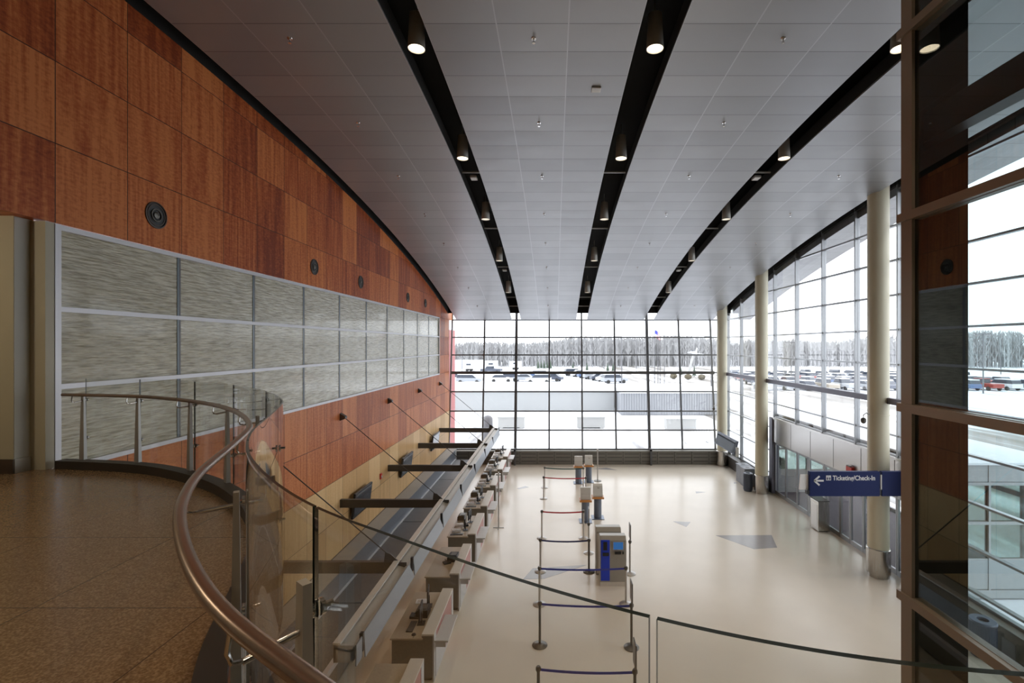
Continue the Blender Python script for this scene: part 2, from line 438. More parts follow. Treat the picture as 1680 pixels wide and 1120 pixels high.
# ceiling bays, slots, roof
def curved(x0, x1, y0, y1, dz0, dz1, step=.69, cut=None):
    b = MB(); n = max(1, round((y1 - y0) / step)); uvl = b.b.loops.layers.uv.new('UVMap')
    def vrow(y): return [b.b.verts.new((x, y, zc(y) + dz)) for dz in (dz0, dz1) for x in (x0, x1)]
    rows = [(y0 + (y1 - y0) * i / n) for i in range(n + 1)]
    R_ = [vrow(y) for y in rows]
    for i in range(n):
        a, c = R_[i], R_[i + 1]
        for k, (q0, q1) in enumerate(((0, 1), (3, 2), (1, 3), (2, 0))):
            f = b.b.faces.new((a[q0], a[q1], c[q1], c[q0]))
            for l, (uu, vv) in zip(f.loops, ((q0 % 2, i), (q1 % 2, i), (q1 % 2, i + 1), (q0 % 2, i + 1))):
                yy = rows[vv]; l[uvl].uv = ((uu * 3.0) if k < 2 else .5, (yy - 7.5) / .69 + 20)
    b.b.faces.new((R_[0][0], R_[0][2], R_[0][3], R_[0][1])); b.b.faces.new((R_[-1][0], R_[-1][1], R_[-1][3], R_[-1][2]))
    return b
for x0, x1 in ((-5.94, -2.57), (-2.02, 1.35), (2.0, 5.45), (6.05, 9.66)):
    o = curved(x0, x1, -4.92, 29.40, 0, .04).build('ceiling', 'ceil', smooth=False); ST(o)
ST(curved(-6.2, 10.35, -5.2, 28.35, .82, .86).build('ceiling', 'black'))
ST(curved(-6.6, 10.6, -5.4, 28.4, .9, 1.0).build('ceiling', 'snowroof'))
ST(curved(10.44, 12.0, -5.4, 29.5, .05, .35).build('ceiling', 'ceil'))
b = MB(); b.prismy([(-6.2, zc(28.4) + .05), (10.35, zc(28.4) + .05), (10.35, zc(28.4) + .84), (-6.2, zc(28.4) + .84)], 28.32, 28.38); ST(b.build('ceiling', 'black'))
def upstand(x0, x1, lo, hi, y0, y1, mat, name='ceiling'):
    b = MB(); n = 40; R_ = []
    for i in range(n + 1):
        y = y0 + (y1 - y0) * i / n
        R_.append([b.b.verts.new((x, y, zc(y) + d)) for d in (lo, hi) for x in (x0, x1)])
    for a, c in zip(R_, R_[1:]):
        for q0, q1 in ((0, 1), (3, 2), (1, 3), (2, 0)): b.b.faces.new((a[q0], a[q1], c[q1], c[q0]))
    return ST(b.build(name, mat))
upstand(-6.2, -6.19, -.02, .84, -5.2, 28.3, 'black')
upstand(10.33, 10.45, .30, .9, -5.2, 28.6, 'black')
for x in (-2.57, -2.02, 1.35, 2.0, 5.45, 6.05, -5.94, 9.66):
    upstand(x - .004, x + .004, .035, .30, -4.9, 28.3, 'black')
# slot cross bars and small boxes
for x0, x1 in ((-2.57, -2.02), (1.35, 2.0), (5.45, 6.05)):
    for Y in (13.5, 17.8, 22.0, 26.2, 27.6):
        b = MB(); b.box(x0 + .005, x1 - .005, Y - .02, Y + .02, zc(Y) + .16, zc(Y) + .20); ST(b.build('trim_1', 'can'))
for i, (X, Y, where) in enumerate(((-2.28, 13.75, 'left'), (-2.28, 22.3, 'left'), (5.75, 13.75, 'right'), (5.75, 22.3, 'right'))):
    b = MB(); b.box(X - .09, X + .09, Y - .13, Y + .13, zc(Y) + .10, zc(Y) + .165)
    T(b.build('slot_fixture', 'white', bevel=.01), 'small pale box in the %s ceiling slot, %s along the hall' % (where, 'nearer one' if Y < 20 else 'farther one'), 'fixture')
b = MB(); b.box(.72, .90, 9.22, 9.40, zc(9.3) - .03, zc(9.3)); T(b.build('smoke_detector', 'white', bevel=.01), 'small pale square detector on the middle ceiling bay', 'detector')
# sprinklers
k = 0
for bi, xc in enumerate((-4.29, -.33, 3.72, 7.85)):
    bay = ('ceiling bay beside wood wall', 'bay between left and middle slots', 'bay between middle and right slots', 'bay beside the columns')[bi]; ORD = ['first', 'second', 'third', 'fourth', 'fifth', 'sixth', 'seventh', 'eighth']
    for j in range(8):
        Y = 7.85 + 2.74 * j
        t = thing('sprinkler', (xc, Y, zc(Y)), 'tiny chrome sprinkler, %s from viewer, %s' % (ORD[j], bay), 'sprinkler', 'sprinklers on the ceiling')
        b = MB(); b.lathe([(.045, 0), (.04, -.012), (.012, -.014)], n=10); b.build('escutcheon', 'chrome', t, True)
        b = MB(); b.lathe([(.010, -.01), (.010, -.07), (.028, -.075), (.028, -.08)], n=8); b.build('deflector', 'chrome', t, True)
# pendant cans, and fill spots out of view
rows = (('left', -2.29), ('middle', 1.68), ('right', 5.76))
ords = ('first and largest', 'second', 'third', 'fourth', 'fifth and farthest')
def lamp_light(x, y, z, e):
    ld = bpy.data.lights.new('downlight', 'SPOT'); ld.energy = e; ld.color = (1., .78, .52); ld.spot_size = math.radians(95); ld.spot_blend = .6; ld.shadow_soft_size = .1
    lo = bpy.data.objects.new('downlight_and_fill_spot', ld); COL.objects.link(lo); lo.location = (x, y, z); return lo
for nm, x in rows:
    for j in range(-3, 5):
        Y = 8.05 + 4.06 * j; zb = zc(Y) - .04 - .05 * max(0, j)
        if j < 0:
            if j == -1 or x < 4: lamp_light(x, Y, zb - .02, {-1: 150, -2: 250, -3: 300}[j])  # added fill spots, unseen and without cans, to brighten the upper floor
            continue
        t = thing('pendant_can_light', (x, Y, zb), '%s grey cylinder downlight in the %s ceiling slot' % (ords[j], nm), 'light', 'can lights in the %s slot' % nm)
        b = MB(); b.lathe([(.138, 0), (.142, .02), (.118, .56), (.10, .57)], n=24, cap=False); b.lathe([(.10, .57), (.02, .575)], n=24); b.build('can', 'can', t, True)
        b = MB(); b.lathe([(.135, .015), (.06, .03), (.005, .032)], n=24, cap=False); b.build('lens', 'lens' if j < 2 else 'lens_l', t, True)
        b = MB(); b.lathe([(.144, -.006), (.144, .02), (.134, .02), (.134, -.006), (.144, -.006)], n=24, cap=False); b.build('rim', 'can', t, True)
        b = MB(); b.tube([(0, 0, .57), (0, 0, .85)], .012, 6); b.build('stem', 'can', t)
        lamp_light(x, Y, zb - .02, 110)

ld = bpy.data.lights.new('corridor_fill', 'POINT'); ld.energy = 48; ld.color = (1., .84, .62); ld.shadow_soft_size = .12  # unseen fill light, added to brighten the pier from the recess
lo = bpy.data.objects.new('corridor_fill', ld); COL.objects.link(lo); lo.location = (-7.05, 3.2, 8.3)
# ------------------------------------------------------------------ far glass wall (leans outwards towards the top)
def yf(z): return 28.5 + (z - .8) * .128
xs = [-6.2, -4.22, -2.28, -.29, 1.67, 3.66, 5.62, 7.56, 9.5, 10.42]
zrow = [.82, 1.92, 3.03, 4.17, 5.3, 6.36, 7.42, 8.48, 9.6]
def lean_box(b, x0, x1, z0, z1, d0, d1):
    b.hexa([(x, yf(z) + d, z) for z in (z0, z1) for d in (d0, d1) for x in (x0, x1)])
for i in range(len(xs) - 1):
    b = MB(); x0, x1 = xs[i], xs[i + 1]; th = .075 if i in (2, 6) else .044
    lean_box(b, x0 - th, x0 + th, .8, 9.4, -.14 if i in (2, 6) else -.07, .05)
    if i in (2, 6): b.hexa([(x, y, z) for z in (0, .9) for y in (27.95, 28.1) for x in (x0 - .05, x0 + .05)]); b.hexa([(x, y, z) for z in (.8, .95) for y in (27.95, 28.5) for x in (x0 - .05, x0 + .05)])
    for z in zrow: lean_box(b, x0 + th, x1 - .02, z - .038, z + .038, -.05, .04)
    fr = ST(b.build('window_%d' % (i + 1), 'alu_far'))
    b = MB()
    for za, zb in zip(zrow, zrow[1:]): lean_box(b, x0 + .02, x1 - .02, za + .02, zb - .02, -.004, .006)
    b.build('pane', 'glass', fr)
b = MB(); lean_box(b, -6.15, 9.6, 5.3 - .08, 5.3 + .08, -.16, -.06); ST(b.build('trim_2', 'steelbeam'))
# sill heater under it
b = MB(); b.box(-6.1, 10.3, 28.15, 28.62, 0, .78); b.box(-6.1, 10.3, 28.10, 28.66, .74, .80)
sl = ST(b.build('trim_3', 'sill'))
b = MB()
for i in range(16):
    x = -5.9 + i * 1.0
    for zz in (.2, .42, .62): b.box(x, x + .86, 28.135, 28.151, zz - .02, zz + .02)
    b.box(x + .9, x + .93, 28.13, 28.151, .05, .74)
b.build('grille', 'steelbeam', sl)

# ------------------------------------------------------------------ right side glass wall
ysd = [28.9, 26.85, 24.82, 22.77, 20.72, 18.67, 16.62, 14.57, 12.45, 10.4, 8.35]
for i in range(len(ysd) - 1):
    y1, y0 = ysd[i], ysd[i + 1]; b = MB(); vest = y1 <= 22.8 and y0 >= 13.0 or (12 < y0 < 12.6)
    zlo = 3.56 if (y1 <= 22.8 and y1 > 14) else .62
    b.box(10.33, 10.50, y1 - .03, y1 + .03, zlo, zc(y1) + .4)
    if i == len(ysd) - 2: b.box(10.33, 10.50, y0 - .03, y0 + .03, zlo, zc(y0) + .1)
    zr = [z for z in (.85, 1.92, 3.03, 4.2, 5.3, 6.36, 7.42, 8.48, 9.54, 10.6, 11.66) if z > zlo + .2 and z < zc(y1) + .3]
    for z in [zlo + .03] + zr: b.box(10.35, 10.48, y0 + .03, y1 - .03, z - .028, z + .028)
    fr = ST(b.build('window_%d' % (i + 21 if i + 21 != 20 else 40), 'alu'))
    b = MB(); b.box(10.41, 10.425, y0 + .03, y1 - .03, zlo + .05, max(zc(y0), zc(y1)) + .4); b.build('pane', 'glass', fr)
# low heater bench between the far columns, and near part
b = MB(); b.box(9.98, 10.55, 23.0, 28.1, 0, .60); b.box(9.95, 10.58, 23.0, 28.1, .56, .62); ST(b.build('trim_4', 'steelbeam'))
b = MB(); b.box(10.1, 10.55, 8.3, 13.25, 0, .60); b.box(10.07, 10.58, 8.3, 13.25, .56, .62); ST(b.build('trim_5', 'sill'))

# columns
cols = [('farthest cream round column at the end wall corner', 9.72, 28.0 - .02), ('middle cream round column beside the bins', 9.76, 22.75), ('nearest cream round column behind the blue sign', 9.79, 14.6)]
for lab, X, Y in cols:
    t = thing('column', (X, Y, 0), lab, 'column', 'round columns along the side windows')
    b = MB(); b.lathe([(.285, .76), (.285, zc(Y) + .75)], n=40); b.build('shaft', 'column', t, True)
    zs = {9.79: 4.86, 9.72: 3.45}.get(X)
    if zs: b = MB(); b.lathe([(.286, zs - .015), (.297, zs - .015), (.297, zs + .015), (.286, zs + .015)], n=40); b.build('strap', 'column', t, True)
    b = MB(); b.lathe([(.285, 0), (.285, .1), (.315, .1), (.32, .12), (.32, .84), (.30, .86), (.285, .86)], n=40); b.build('sleeve', 'steel', t, True)
for n_, (ya, yb) in enumerate(((23.0, 27.7), (14.85, 22.5), (8.4, 14.35))):
    b = MB(); b.box(9.86, 10.02, ya, yb, 5.21, 5.39); ST(b.build('trim_%d' % (6 + n_), 'beam_blue'))

# entrance: stainless header, doors and vestibule
b = MB(); b.box(10.28, 10.40, 13.3, 22.95, 2.43, 3.53); b.box(10.24, 10.44, 13.3, 22.95, 3.50, 3.57)
hd = ST(b.build('trim_9', 'steel_h'))
b = MB()
for y in (14.6, 16.2, 17.8, 19.4, 21.0, 22.3): b.box(10.274, 10.281, y - .006, y + .006, 2.45, 3.5)
b.build('joint', 'steelbeam', hd)
b = MB(); b.box(10.22, 10.5, 22.68, 22.98, 0, 3.55); ST(b.build('trim_10', 'beam_blue'))
b = MB(); b.box(10.30, 10.44, 13.28, 13.5, 0, 2.45); ST(b.build('trim_11', 'alu'))
def leaf(n, y0, y1, st=.05, zt=2.40):
    b = MB(); b.box(10.35, 10.41, y0, y0 + st, 0.0, zt); b.box(10.35, 10.41, y1 - st, y1, 0, zt)
    b.box(10.35, 10.41, y0 + st, y1 - st, zt - .08, zt); b.box(10.35, 10.41, y0 + st, y1 - st, 0, .16)
    fr = ST(b.build('door_%d' % n, 'alu')); b = MB(); b.box(10.376, 10.386, y0 + st, y1 - st, .16, zt - .08); b.build('pane', 'glass', fr)
lv = [22.66, 21.62, 20.6, 19.7, 18.5, 17.5, 16.9, 16.2, 15.4, 14.6, 13.55]
for i in range(10): leaf(i + 1, lv[i + 1] + .01, lv[i] - .01, .045 if i not in (3,) else .12)
b = MB(); b.box(10.60, 14.08, 13.42, 22.8, 3.3, 3.655); vr = ST(b.build('wall_vestibule', 'wallout'))
b = MB(); b.box(10.55, 14.3, 13.25, 23.0, 3.66, 3.72); ST(b.build('wall_vestibule', 'snowroof'))
b = MB(); b.box(10.45, 14.2, 13.4, 22.9, .0, .012); ST(b.build('floor', 'dmat'))
for n_, yy in enumerate((13.3, 22.88)):
    b = MB(); b.box(10.6, 14.2, yy, yy + .08, 3.19, 3.66); b.box(10.6, 14.2, yy, yy + .08, .24, 1.08)
    b.box(10.6, 14.2, yy - .03, yy + .1, 3.10, 3.18); b.box(10.6, 14.2, yy - .03, yy + .1, 2.02, 2.10); b.box(10.6, 14.2, yy - .03, yy + .1, 0, .22)
    for x in (10.62, 11.97, 13.2, 14.15): b.box(x - .03, x + .03, yy - .02, yy + .09, 0, 3.66)
    fr = ST(b.build('window_%d' % (41 + n_), 'wallout')); b = MB(); b.box(10.65, 14.12, yy + .03, yy + .04, 1.08, 3.1); b.build('pane', 'vest_glass', fr)
b = MB()
for y in (13.4, 14.6, 15.8, 17.0, 19.0, 20.6, 21.7, 22.85): b.box(14.1, 14.2, y - .04, y + .04, 0, 3.3)
b.box(14.1, 14.2, 13.4, 22.85, 2.35, 2.5); b.box(14.1, 14.2, 13.4, 22.85, 0, .15); b.box(14.1, 14.2, 17.0, 19.0, 0.1, 1.0)
fr = ST(b.build('door_11', 'alu_far')); b = MB(); b.box(14.14, 14.15, 13.4, 22.85, .15, 3.3); b.build('pane', 'glass', fr)

# ------------------------------------------------------------------ upper floor, glass guard, handrail
G = [(-6.15, 6.10), (-5.97, 6.08), (-4.95, 5.93), (-4.25, 5.64), (-3.37, 5.12), (-2.60, 4.40), (-2.10, 3.74), (-1.92, 3.40), (-1.66, 2.80), (-1.49, 2.38),
     (-1.32, 2.08), (-1.17, 1.85), (-.908, 1.535), (-.62, 1.25), (-.346, 1.06), (-.124, .903), (.152, .742), (.4515, .635), (.80, .60), (1.3, .585), (1.93, .58)]
def catmull(P, per=10):
    out = []
    for i in range(len(P) - 1):
        p0 = P[max(i - 1, 0)]; p1 = P[i]; p2 = P[i + 1]; p3 = P[min(i + 2, len(P) - 1)]
        for k in range(per):
            t = k / per
            out.append(tuple(.5 * (2 * p1[a] + (p2[a] - p0[a]) * t + (2 * p0[a] - 5 * p1[a] + 4 * p2[a] - p3[a]) * t * t + (3 * p1[a] - p0[a] - 3 * p2[a] + p3[a]) * t ** 3) for a in (0, 1)))
    out.append(P[-1]); return out
def smoothp(P, it):
    for _ in range(it):
        P = [P[0]] + [tuple((P[i - 1][a] + 2 * P[i][a] + P[i + 1][a]) / 4 for a in (0, 1)) for i in range(1, len(P) - 1)] + [P[-1]]
    return P
GP = smoothp(catmull(G), 30)
def nrm(P, i):
    a = P[max(i - 1, 0)]; c = P[min(i + 1, len(P) - 1)]; dx, dy = c[0] - a[0], c[1] - a[1]; l = math.hypot(dx, dy) or 1
    return (-dy / l, dx / l)     # points to the left of travel = towards the void
def offs(P, d):                  # positive = towards the upper floor
    out = []
    for i in range(len(P)):
        n = nrm(P, i); out.append((P[i][0] - n[0] * d, P[i][1] - n[1] * d))
    return out
# travel runs from the left wall towards the viewer: the void lies on the left-hand side of it
def ribbon(Pa, Pb, z0, z1, name, mat, parent=None, smooth=True, mi_edges=None):
    b = MB(); R_ = []
    for a, c in zip(Pa, Pb): R_.append([b.b.verts.new((*a, z0)), b.b.verts.new((*c, z0)), b.b.verts.new((*c, z1)), b.b.verts.new((*a, z1))])
    for A, B in zip(R_, R_[1:]):
        for j in range(4):
            f = b.b.faces.new((A[j], A[(j + 1) % 4], B[(j + 1) % 4], B[j]))
            if mi_edges and j in (0, 2): f.material_index = 1
    f1 = b.b.faces.new(R_[0][::-1]); f2 = b.b.faces.new(R_[-1])
    if mi_edges: f1.material_index = f2.material_index = 1
    return b.build(name, mat, parent, smooth)
def near(pt): return min(range(len(GP)), key=lambda i: (GP[i][0] - pt[0]) ** 2 + (GP[i][1] - pt[1]) ** 2)
inner = offs(GP, .20)
inner = [(min(max(x, -6.42), 1.95), y) for x, y in inner]
poly = [(1.95, -5.2), (-7.6, -5.2), (-7.6, 5.69), (-6.36, 5.69), (-6.36, 5.87), (-6.17, 5.87), (-6.17, 5.97)] + inner[2:]
b = MB(); vs = [b.b.verts.new((x, y, MZ)) for x, y in poly]; f = b.b.faces.new(vs); r_ = bmesh.ops.extrude_face_region(b.b, geom=[f])
for v in [q for q in r_['geom'] if isinstance(q, bmesh.types.BMVert)]: v.co.z -= .06
b2 = b; ST(b2.build('floor', 'mezz'))
b = MB(); P2 = [(1.95, -5.2), (-6.2, -5.2), (-6.2, 5.97)] + inner[2:]
vs = [b.b.verts.new((x, y, MZ - .062)) for x, y in P2]; f = b.b.faces.new(vs); r_ = bmesh.ops.extrude_face_region(b.b, geom=[f])
for v in [q for q in r_['geom'] if isinstance(q, bmesh.types.BMVert)]: v.co.z -= .5
ST(b.build('floor', 'greywall'))
k0 = 6
cp = GP[k0:]
ST(ribbon(offs(cp, .20), offs(cp, .075), MZ - .1, MZ + .10, 'trim_12', 'dark_curb'))
ST(ribbon(offs(cp, .075), offs(cp, .045), MZ - .62, MZ + .075, 'trim_13', 'steel'))
guard = thing('glass_guard_rail', (0, 0, MZ), 'curved glass guard rail with steel posts around the upper floor edge', 'railing')
def local(o): o.location = (0, 0, -MZ); return o
J = [(-5.90, 6.08), (-5.08, 5.96), (-4.15, 5.59), (-3.37, 5.12), (-2.58, 4.38), (-1.84, 3.2), (-1.36, 2.14), (-.62, 1.25), (.152, .742), (1.93, .58)]
ji = [near(p) for p in J]
for a, c in zip(ji, ji[1:]):
    seg = [GP[q] for q in range(a, c + 1)]
    def trim(p, q, d):
        l = math.hypot(q[0] - p[0], q[1] - p[1]); return (p[0] + (q[0] - p[0]) * d / l, p[1] + (q[1] - p[1]) * d / l)
    seg[0] = trim(seg[0], seg[1], .006); seg[-1] = trim(seg[-1], seg[-2], .006)
    local(ribbon(offs(seg, .005), offs(seg, -.005), MZ - .45, CZ - .42, 'glass_panel', ['guard', 'guard_edge'], guard, True, True))
hp = offs(GP, .21)[9:-4]
b = MB(); b.tube([(x, y, CZ - .602) for x, y in hp], .0205, 14); local(b.build('handrail', 'handrail', guard, True))
DS = [(.09, .08), (.09, .09), (.09, .09), (.09, .09), (.08, .06), (.07, .05), (.04, .045), (.06, .075), (.06, .07)]
for idx, q in enumerate(ji[:-1]):
    px_, py_ = GP[q]; n = nrm(GP, q); vx, vy = n           # void direction
    tx, ty = vy, -vx; D, S_ = DS[idx]
    def W(d, s, z): return (px_ - vx * d + tx * s, py_ - vy * d + ty * s, z)   # d towards floor
    b = MB(); zt = CZ - (.63 if idx != 7 else .57); zb_ = MZ - .08
    b.hexa([W(D + dd * .5 * wv * .6, S_ + ss * wv * .5, z) for z, wv in ((zb_, .075), (zt, .036)) for dd in (-1, 1) for ss in (-1, 1)])
    po = local(b.build('post', 'blade', guard))
    b = MB(); za = CZ - .685
    b.tube([W(D, S_, za), W(.19, S_, za - .012)], .0085, 10); b.tube([W(.185, S_, za - .012), W(.212, S_, za - .005), W(.22, S_, za + .02), W(.214, S_, CZ - .62)], .006, 8)
    b2_ = b.build('rail_bracket', 'chrome', po, True)
    for zz in (za, MZ + .35):
        b = MB()
        for d0, d1 in ((.010, .020), (-.020, -.010)):
            b.tube([W(d0, 0, zz), W(d1, 0, zz)], .022, 18)
        b.tube([W(.020, 0, zz), W(D, S_, zz)], .009, 8); b.tube([W(-.02, 0, zz), W(-.045, 0, zz)], .008, 8)
        b.build('glass_clamp', 'chrome', po, True)

# ------------------------------------------------------------------ glazed lift wall at right, close to the viewer
b = MB(); b.box(1.96, 1.978, 2.65, 2.732, 0, 13.2); sc_ = ST(b.build('window_50', 'bronze'))
b = MB(); b.box(1.982, 2.03, 2.655, 2.725, 0, 13.2); b.build('rear_mullion', 'black_gloss', sc_)
for z in (4.50, 5.54, 6.60, 7.665, 8.70, 9.75):
    b = MB(); b.box(1.948, 1.978, -.6, 2.752, z - .024, z + .024); b.box(1.978, 2.02, -.6, 2.65, z - .026, z + .026); b.build('transom', 'bronze', sc_)
b = MB(); b.box(1.979, 1.983, -.6, 2.65, .1, 13.2); b.build('pane', 'lift_glass', sc_)
b = MB(); b.box(2.062, 2.398, 2.80, 2.85, 0, 13.2); ST(b.build('wall_lift', 'black_gloss'))
b = MB(); b.box(1.99, 2.12, 1.45, 2.035, 0, 13.2); ST(b.build('wall_lift', 'black_gloss'))
b = MB(); b.box(2.03, 2.12, 2.035, 2.80, CZ + 1.11, CZ + 1.27); ST(b.build('wall_lift', 'black_gloss'))
b = MB(); b.box(1.92, 2.9, -.8, -.6, 0, 13.2); ST(b.build('wall_lift', 'black_gloss'))

# ------------------------------------------------------------------ baggage belt, canopy trough, beams
b = MB(); b.box(-6.19, -5.66, 5.0, 28.1, 0, .97); lg = ST(b.build('trim_14', 'conc'))
b = MB(); b.box(-6.2, -6.18, 5.0, 28.1, .97, .985); b.build('joint', 'black_gloss', lg)
bt = thing('baggage_conveyor', (-5.1, 5.0, 0), 'long dark baggage conveyor belt behind the ticket counters', 'conveyor')
def loc_at(o, p): o.location = (-p[0], -p[1], -p[2]); return o
b = MB(); b.box(-5.64, -4.45, 5.2, 27.6, .05, .40); loc_at(b.build('housing', 'body', bt), (-5.1, 5, 0))
b = MB(); ye = [5.3, 6.6, 12.2, 17.8, 23.4, 27.5]
for a, c in zip(ye, ye[1:]): b.box(-5.58, -4.55, a + .02, c - .02, .40, .45)
loc_at(b.build('belt', 'belt', bt), (-5.1, 5, 0))
b = MB(); b.box(-5.655, -5.635, 5.2, 27.6, .42, .96); loc_at(b.build('side_guard', 'belt_side', bt), (-5.1, 5, 0))
b = MB(); b.box(-5.635, -5.585, 5.2, 27.6, .40, .475); b.box(-4.55, -4.45, 5.2, 27.6, .40, .52); loc_at(b.build('edge_trim', 'alu_l', bt), (-5.1, 5, 0))

tr = thing('canopy_trough', (-3.15, 7.25, 2.2), 'long silver trough above the ticket counters carrying sign plates', 'canopy')
P0 = (-3.15, 7.25, 2.2)
b = MB(); b.box(-3.31, -3.27, 7.25, 26.4, 2.21, 2.47); b.box(-3.31, -3.02, 7.25, 26.4, 2.19, 2.22); b.box(-3.06, -3.02, 7.25, 26.4, 2.21, 2.40)
b.box(-3.31, -3.02, 7.25, 7.30, 2.21, 2.45); b.prismy([(-3.31, 2.44), (-3.02, 2.36), (-3.02, 2.33), (-3.31, 2.40)], 7.25, 26.4)
loc_at(b.build('trough', 'fascia', tr), P0)
b = MB(); b.box(-3.315, -3.20, 7.24, 26.4, 2.462, 2.49); loc_at(b.build('top_lip', 'lip', tr), P0)
ybr = [7.53 + 2.67 * i for i in range(8)]
for i, y in enumerate(ybr):
    b = MB(); b.box(-3.02, -2.965, y - .03, y + .03, 2.20, 2.48); loc_at(b.build('hanger', 'black_plastic', tr), P0)
    ya = y + .05; yb = ybr[i + 1] - .28 if i < 7 else y + .35
    if i < 7:
        b = MB(); b.hexa([(x, yy, z) for z, xx, sh in ((2.10, -2.94, .12), (2.45, -2.985, 0)) for yy in (ya - sh * .5, yb + sh * 2) for x in (xx - .01, xx + .01)])
        loc_at(b.build('sign_plate', 'sign_plate', tr), P0)
b = MB(); b.box(-2.99, -2.97, 7.27, 7.49, 2.12, 2.44); loc_at(b.build('sign_plate', 'sign_plate', tr), P0)
ordb = ['nearest', 'second', 'middle', 'fourth', 'farthest']
for i in range(5):
    y = 10.02 + 4.03 * i
    t = thing('canopy_beam', (XL, y, 2.36), '%s dark steel beam holding the counter canopy off the wall' % ordb[i], 'beam', 'dark beams carrying the counter canopy')
    b = MB(); b.box(0, 3.02, -.05, .05, .09, .115); b.box(0, 3.02, -.05, .05, -.115, -.09); b.box(0, 3.02, -.012, .012, -.09, .09); b.box(.0, 3.16, -.055, -.045, -.115, .115)
    b.build('beam', 'steelbeam', t)
    b = MB(); b.prismy([(2.68, .115), (2.98, .115), (2.80, .28), (2.70, .30)], -.01, .01); b.build('clevis', 'steelbeam', t)
    b = MB(); b.prismy([(0, 2.40), (.16, 2.46), (.16, 2.52), (0, 2.62)], -.07, .07); b.build('wall_bracket', 'steelbeam', t)
    b = MB(); b.tube([(.12, 0, 2.48), (2.76, 0, .26)], .012, 8); b.build('tie_rod', 'steelbeam', t)
# wall televisions
for Y, lab in ((15.28, 'nearest black flat television on tan wood wall'), (19.9, 'middle black flat television on tan wood wall'), (24.7, 'farthest black flat television on tan wood wall, beside the end windows')):
    t = thing('wall_television', (XL, Y, 2.08), lab, 'television', 'televisions on the tan wall')
    Mx = Matrix.Rotation(math.radians(7), 4, 'Y')
    b = MB(); b.box(.10, .17, -.68, .68, -.39, .39, Mx); b.build('casing', 'black_plastic', t, bevel=.01)
    b = MB(); b.box(.170, .174, -.62, .62, -.32, .34, Mx); b.build('screen', 'tv', t)
    b = MB(); b.box(.0, .12, -.1, .1, -.1, .1); b.build('mount', 'black_plastic', t)
t = thing('fire_alarm', (XL, 17.25, 2.28), 'small red fire alarm on the tan wood wall', 'alarm')
b = MB(); b.box(0, .05, -.07, .07, -.10, .10); b.build('backbox', 'red', t, bevel=.01)
b = MB(); b.lathe([(.05, 0), (.045, .02), (.02, .03)], n=12); bmesh.ops.transform(b.b, matrix=Matrix.Translation((.05, 0, -.02)) @ Matrix.Rotation(PI / 2, 4, 'Y'), verts=b.b.verts); b.build('strobe', 'white', t)

# ------------------------------------------------------------------ ticket counters
def counter():
    t = thing('ticket_counter', (0, 0, 0), '', 'counter', 'ticket counters in a row')
    b = MB(); b.box(-3.36, -2.74, .03, 1.85, .06, .86); b.box(-2.74, -2.50, .03, 1.85, .06, .95); b.box(-3.30, -2.55, .06, 1.8, 0, .06)
    b.build('body', 'body', t)
    b = MB(); b.box(-3.39, -2.72, 0, 1.88, .86, .895); b.build('worktop', 'desk', t, bevel=.006)
    b = MB(); b.box(-2.735, -2.475, -.01, 1.89, .95, .99); b.build('ledge', 'ledge', t, bevel=.006)
    b = MB(); b.box(-2.505, -2.475, 0.0, .18, .04, .95); b.box(-2.505, -2.475, 1.70, 1.88, .04, .95); b.box(-2.50, -2.478, 0.0, 1.88, .0, .06); b.build('end_trim', 'trimwhite', t)
    b = MB(); b.box(-2.50, -2.482, .18, 1.70, .06, .94); b.build('front_panel', 'pink', t)
    b = MB(); b.box(-2.48, -2.19, .02, 1.0, .80, .84); b.build('bag_shelf', 'trimwhite', t, bevel=.006)
    b = MB(); b.box(-2.48, -2.46, .10, .92, .06, .80); b.box(-2.46, -2.26, .1, .13, .66, .80); b.build('shelf_support', 'trimwhite', t)
    b = MB(); b.box(-3.372, -3.36, .1, .9, .12, .82); b.box(-3.372, -3.36, .95, 1.8, .12, .82); b.build('cabinet_door', 'desk', t)
    return t
def monitor(t_loc, label, rz, group='desk monitors on the counters'):
    t = thing('computer_monitor', t_loc, label, 'monitor', group, rz)
    b = MB(); b.box(-.20, .20, -.012, .02, .12, .42); b.build('casing', 'black_plastic', t, bevel=.006)
    b = MB(); b.box(-.185, .185, .020, .022, .14, .405); b.build('screen', 'tv', t)
    b = MB(); b.box(-.02, .02, -.03, -.01, .01, .25); b.box(-.09, .09, -.09, .07, 0, .012); b.build('stand', 'black_plastic', t)
    return t
def keyboard(l, label, rz):
    t = thing('keyboard', l, label, 'keyboard', 'keyboards on the counters', rz)
    b = MB(); b.box(-.2, .2, -.07, .07, 0, .015); b.build('base', 'black_plastic', t, bevel=.004)
    b = MB()
    for r in range(4):
        for c in range(13): b.box(-.19 + c * .0295, -.167 + c * .0295, -.06 + r * .03, -.036 + r * .03, .015, .021)
    b.build('keys', 'stan', t); return t
def printer(l, label, rz, mat='black_plastic'):
    t = thing('ticket_printer', l, label, 'printer', 'ticket printers on the counters', rz)
    b = MB(); b.prismy([(-.14, 0), (.14, 0), (.14, .12), (.08, .17), (-.14, .17)], -.16, .16); b.build('body', mat, t, bevel=.008)
    b = MB(); b.box(.05, .145, -.12, .12, .06, .075); b.build('paper_slot', 'paper', t)
    b = MB(); b.box(-.10, .04, -.10, .10, .17, .18); b.build('lid', 'stan', t); return t
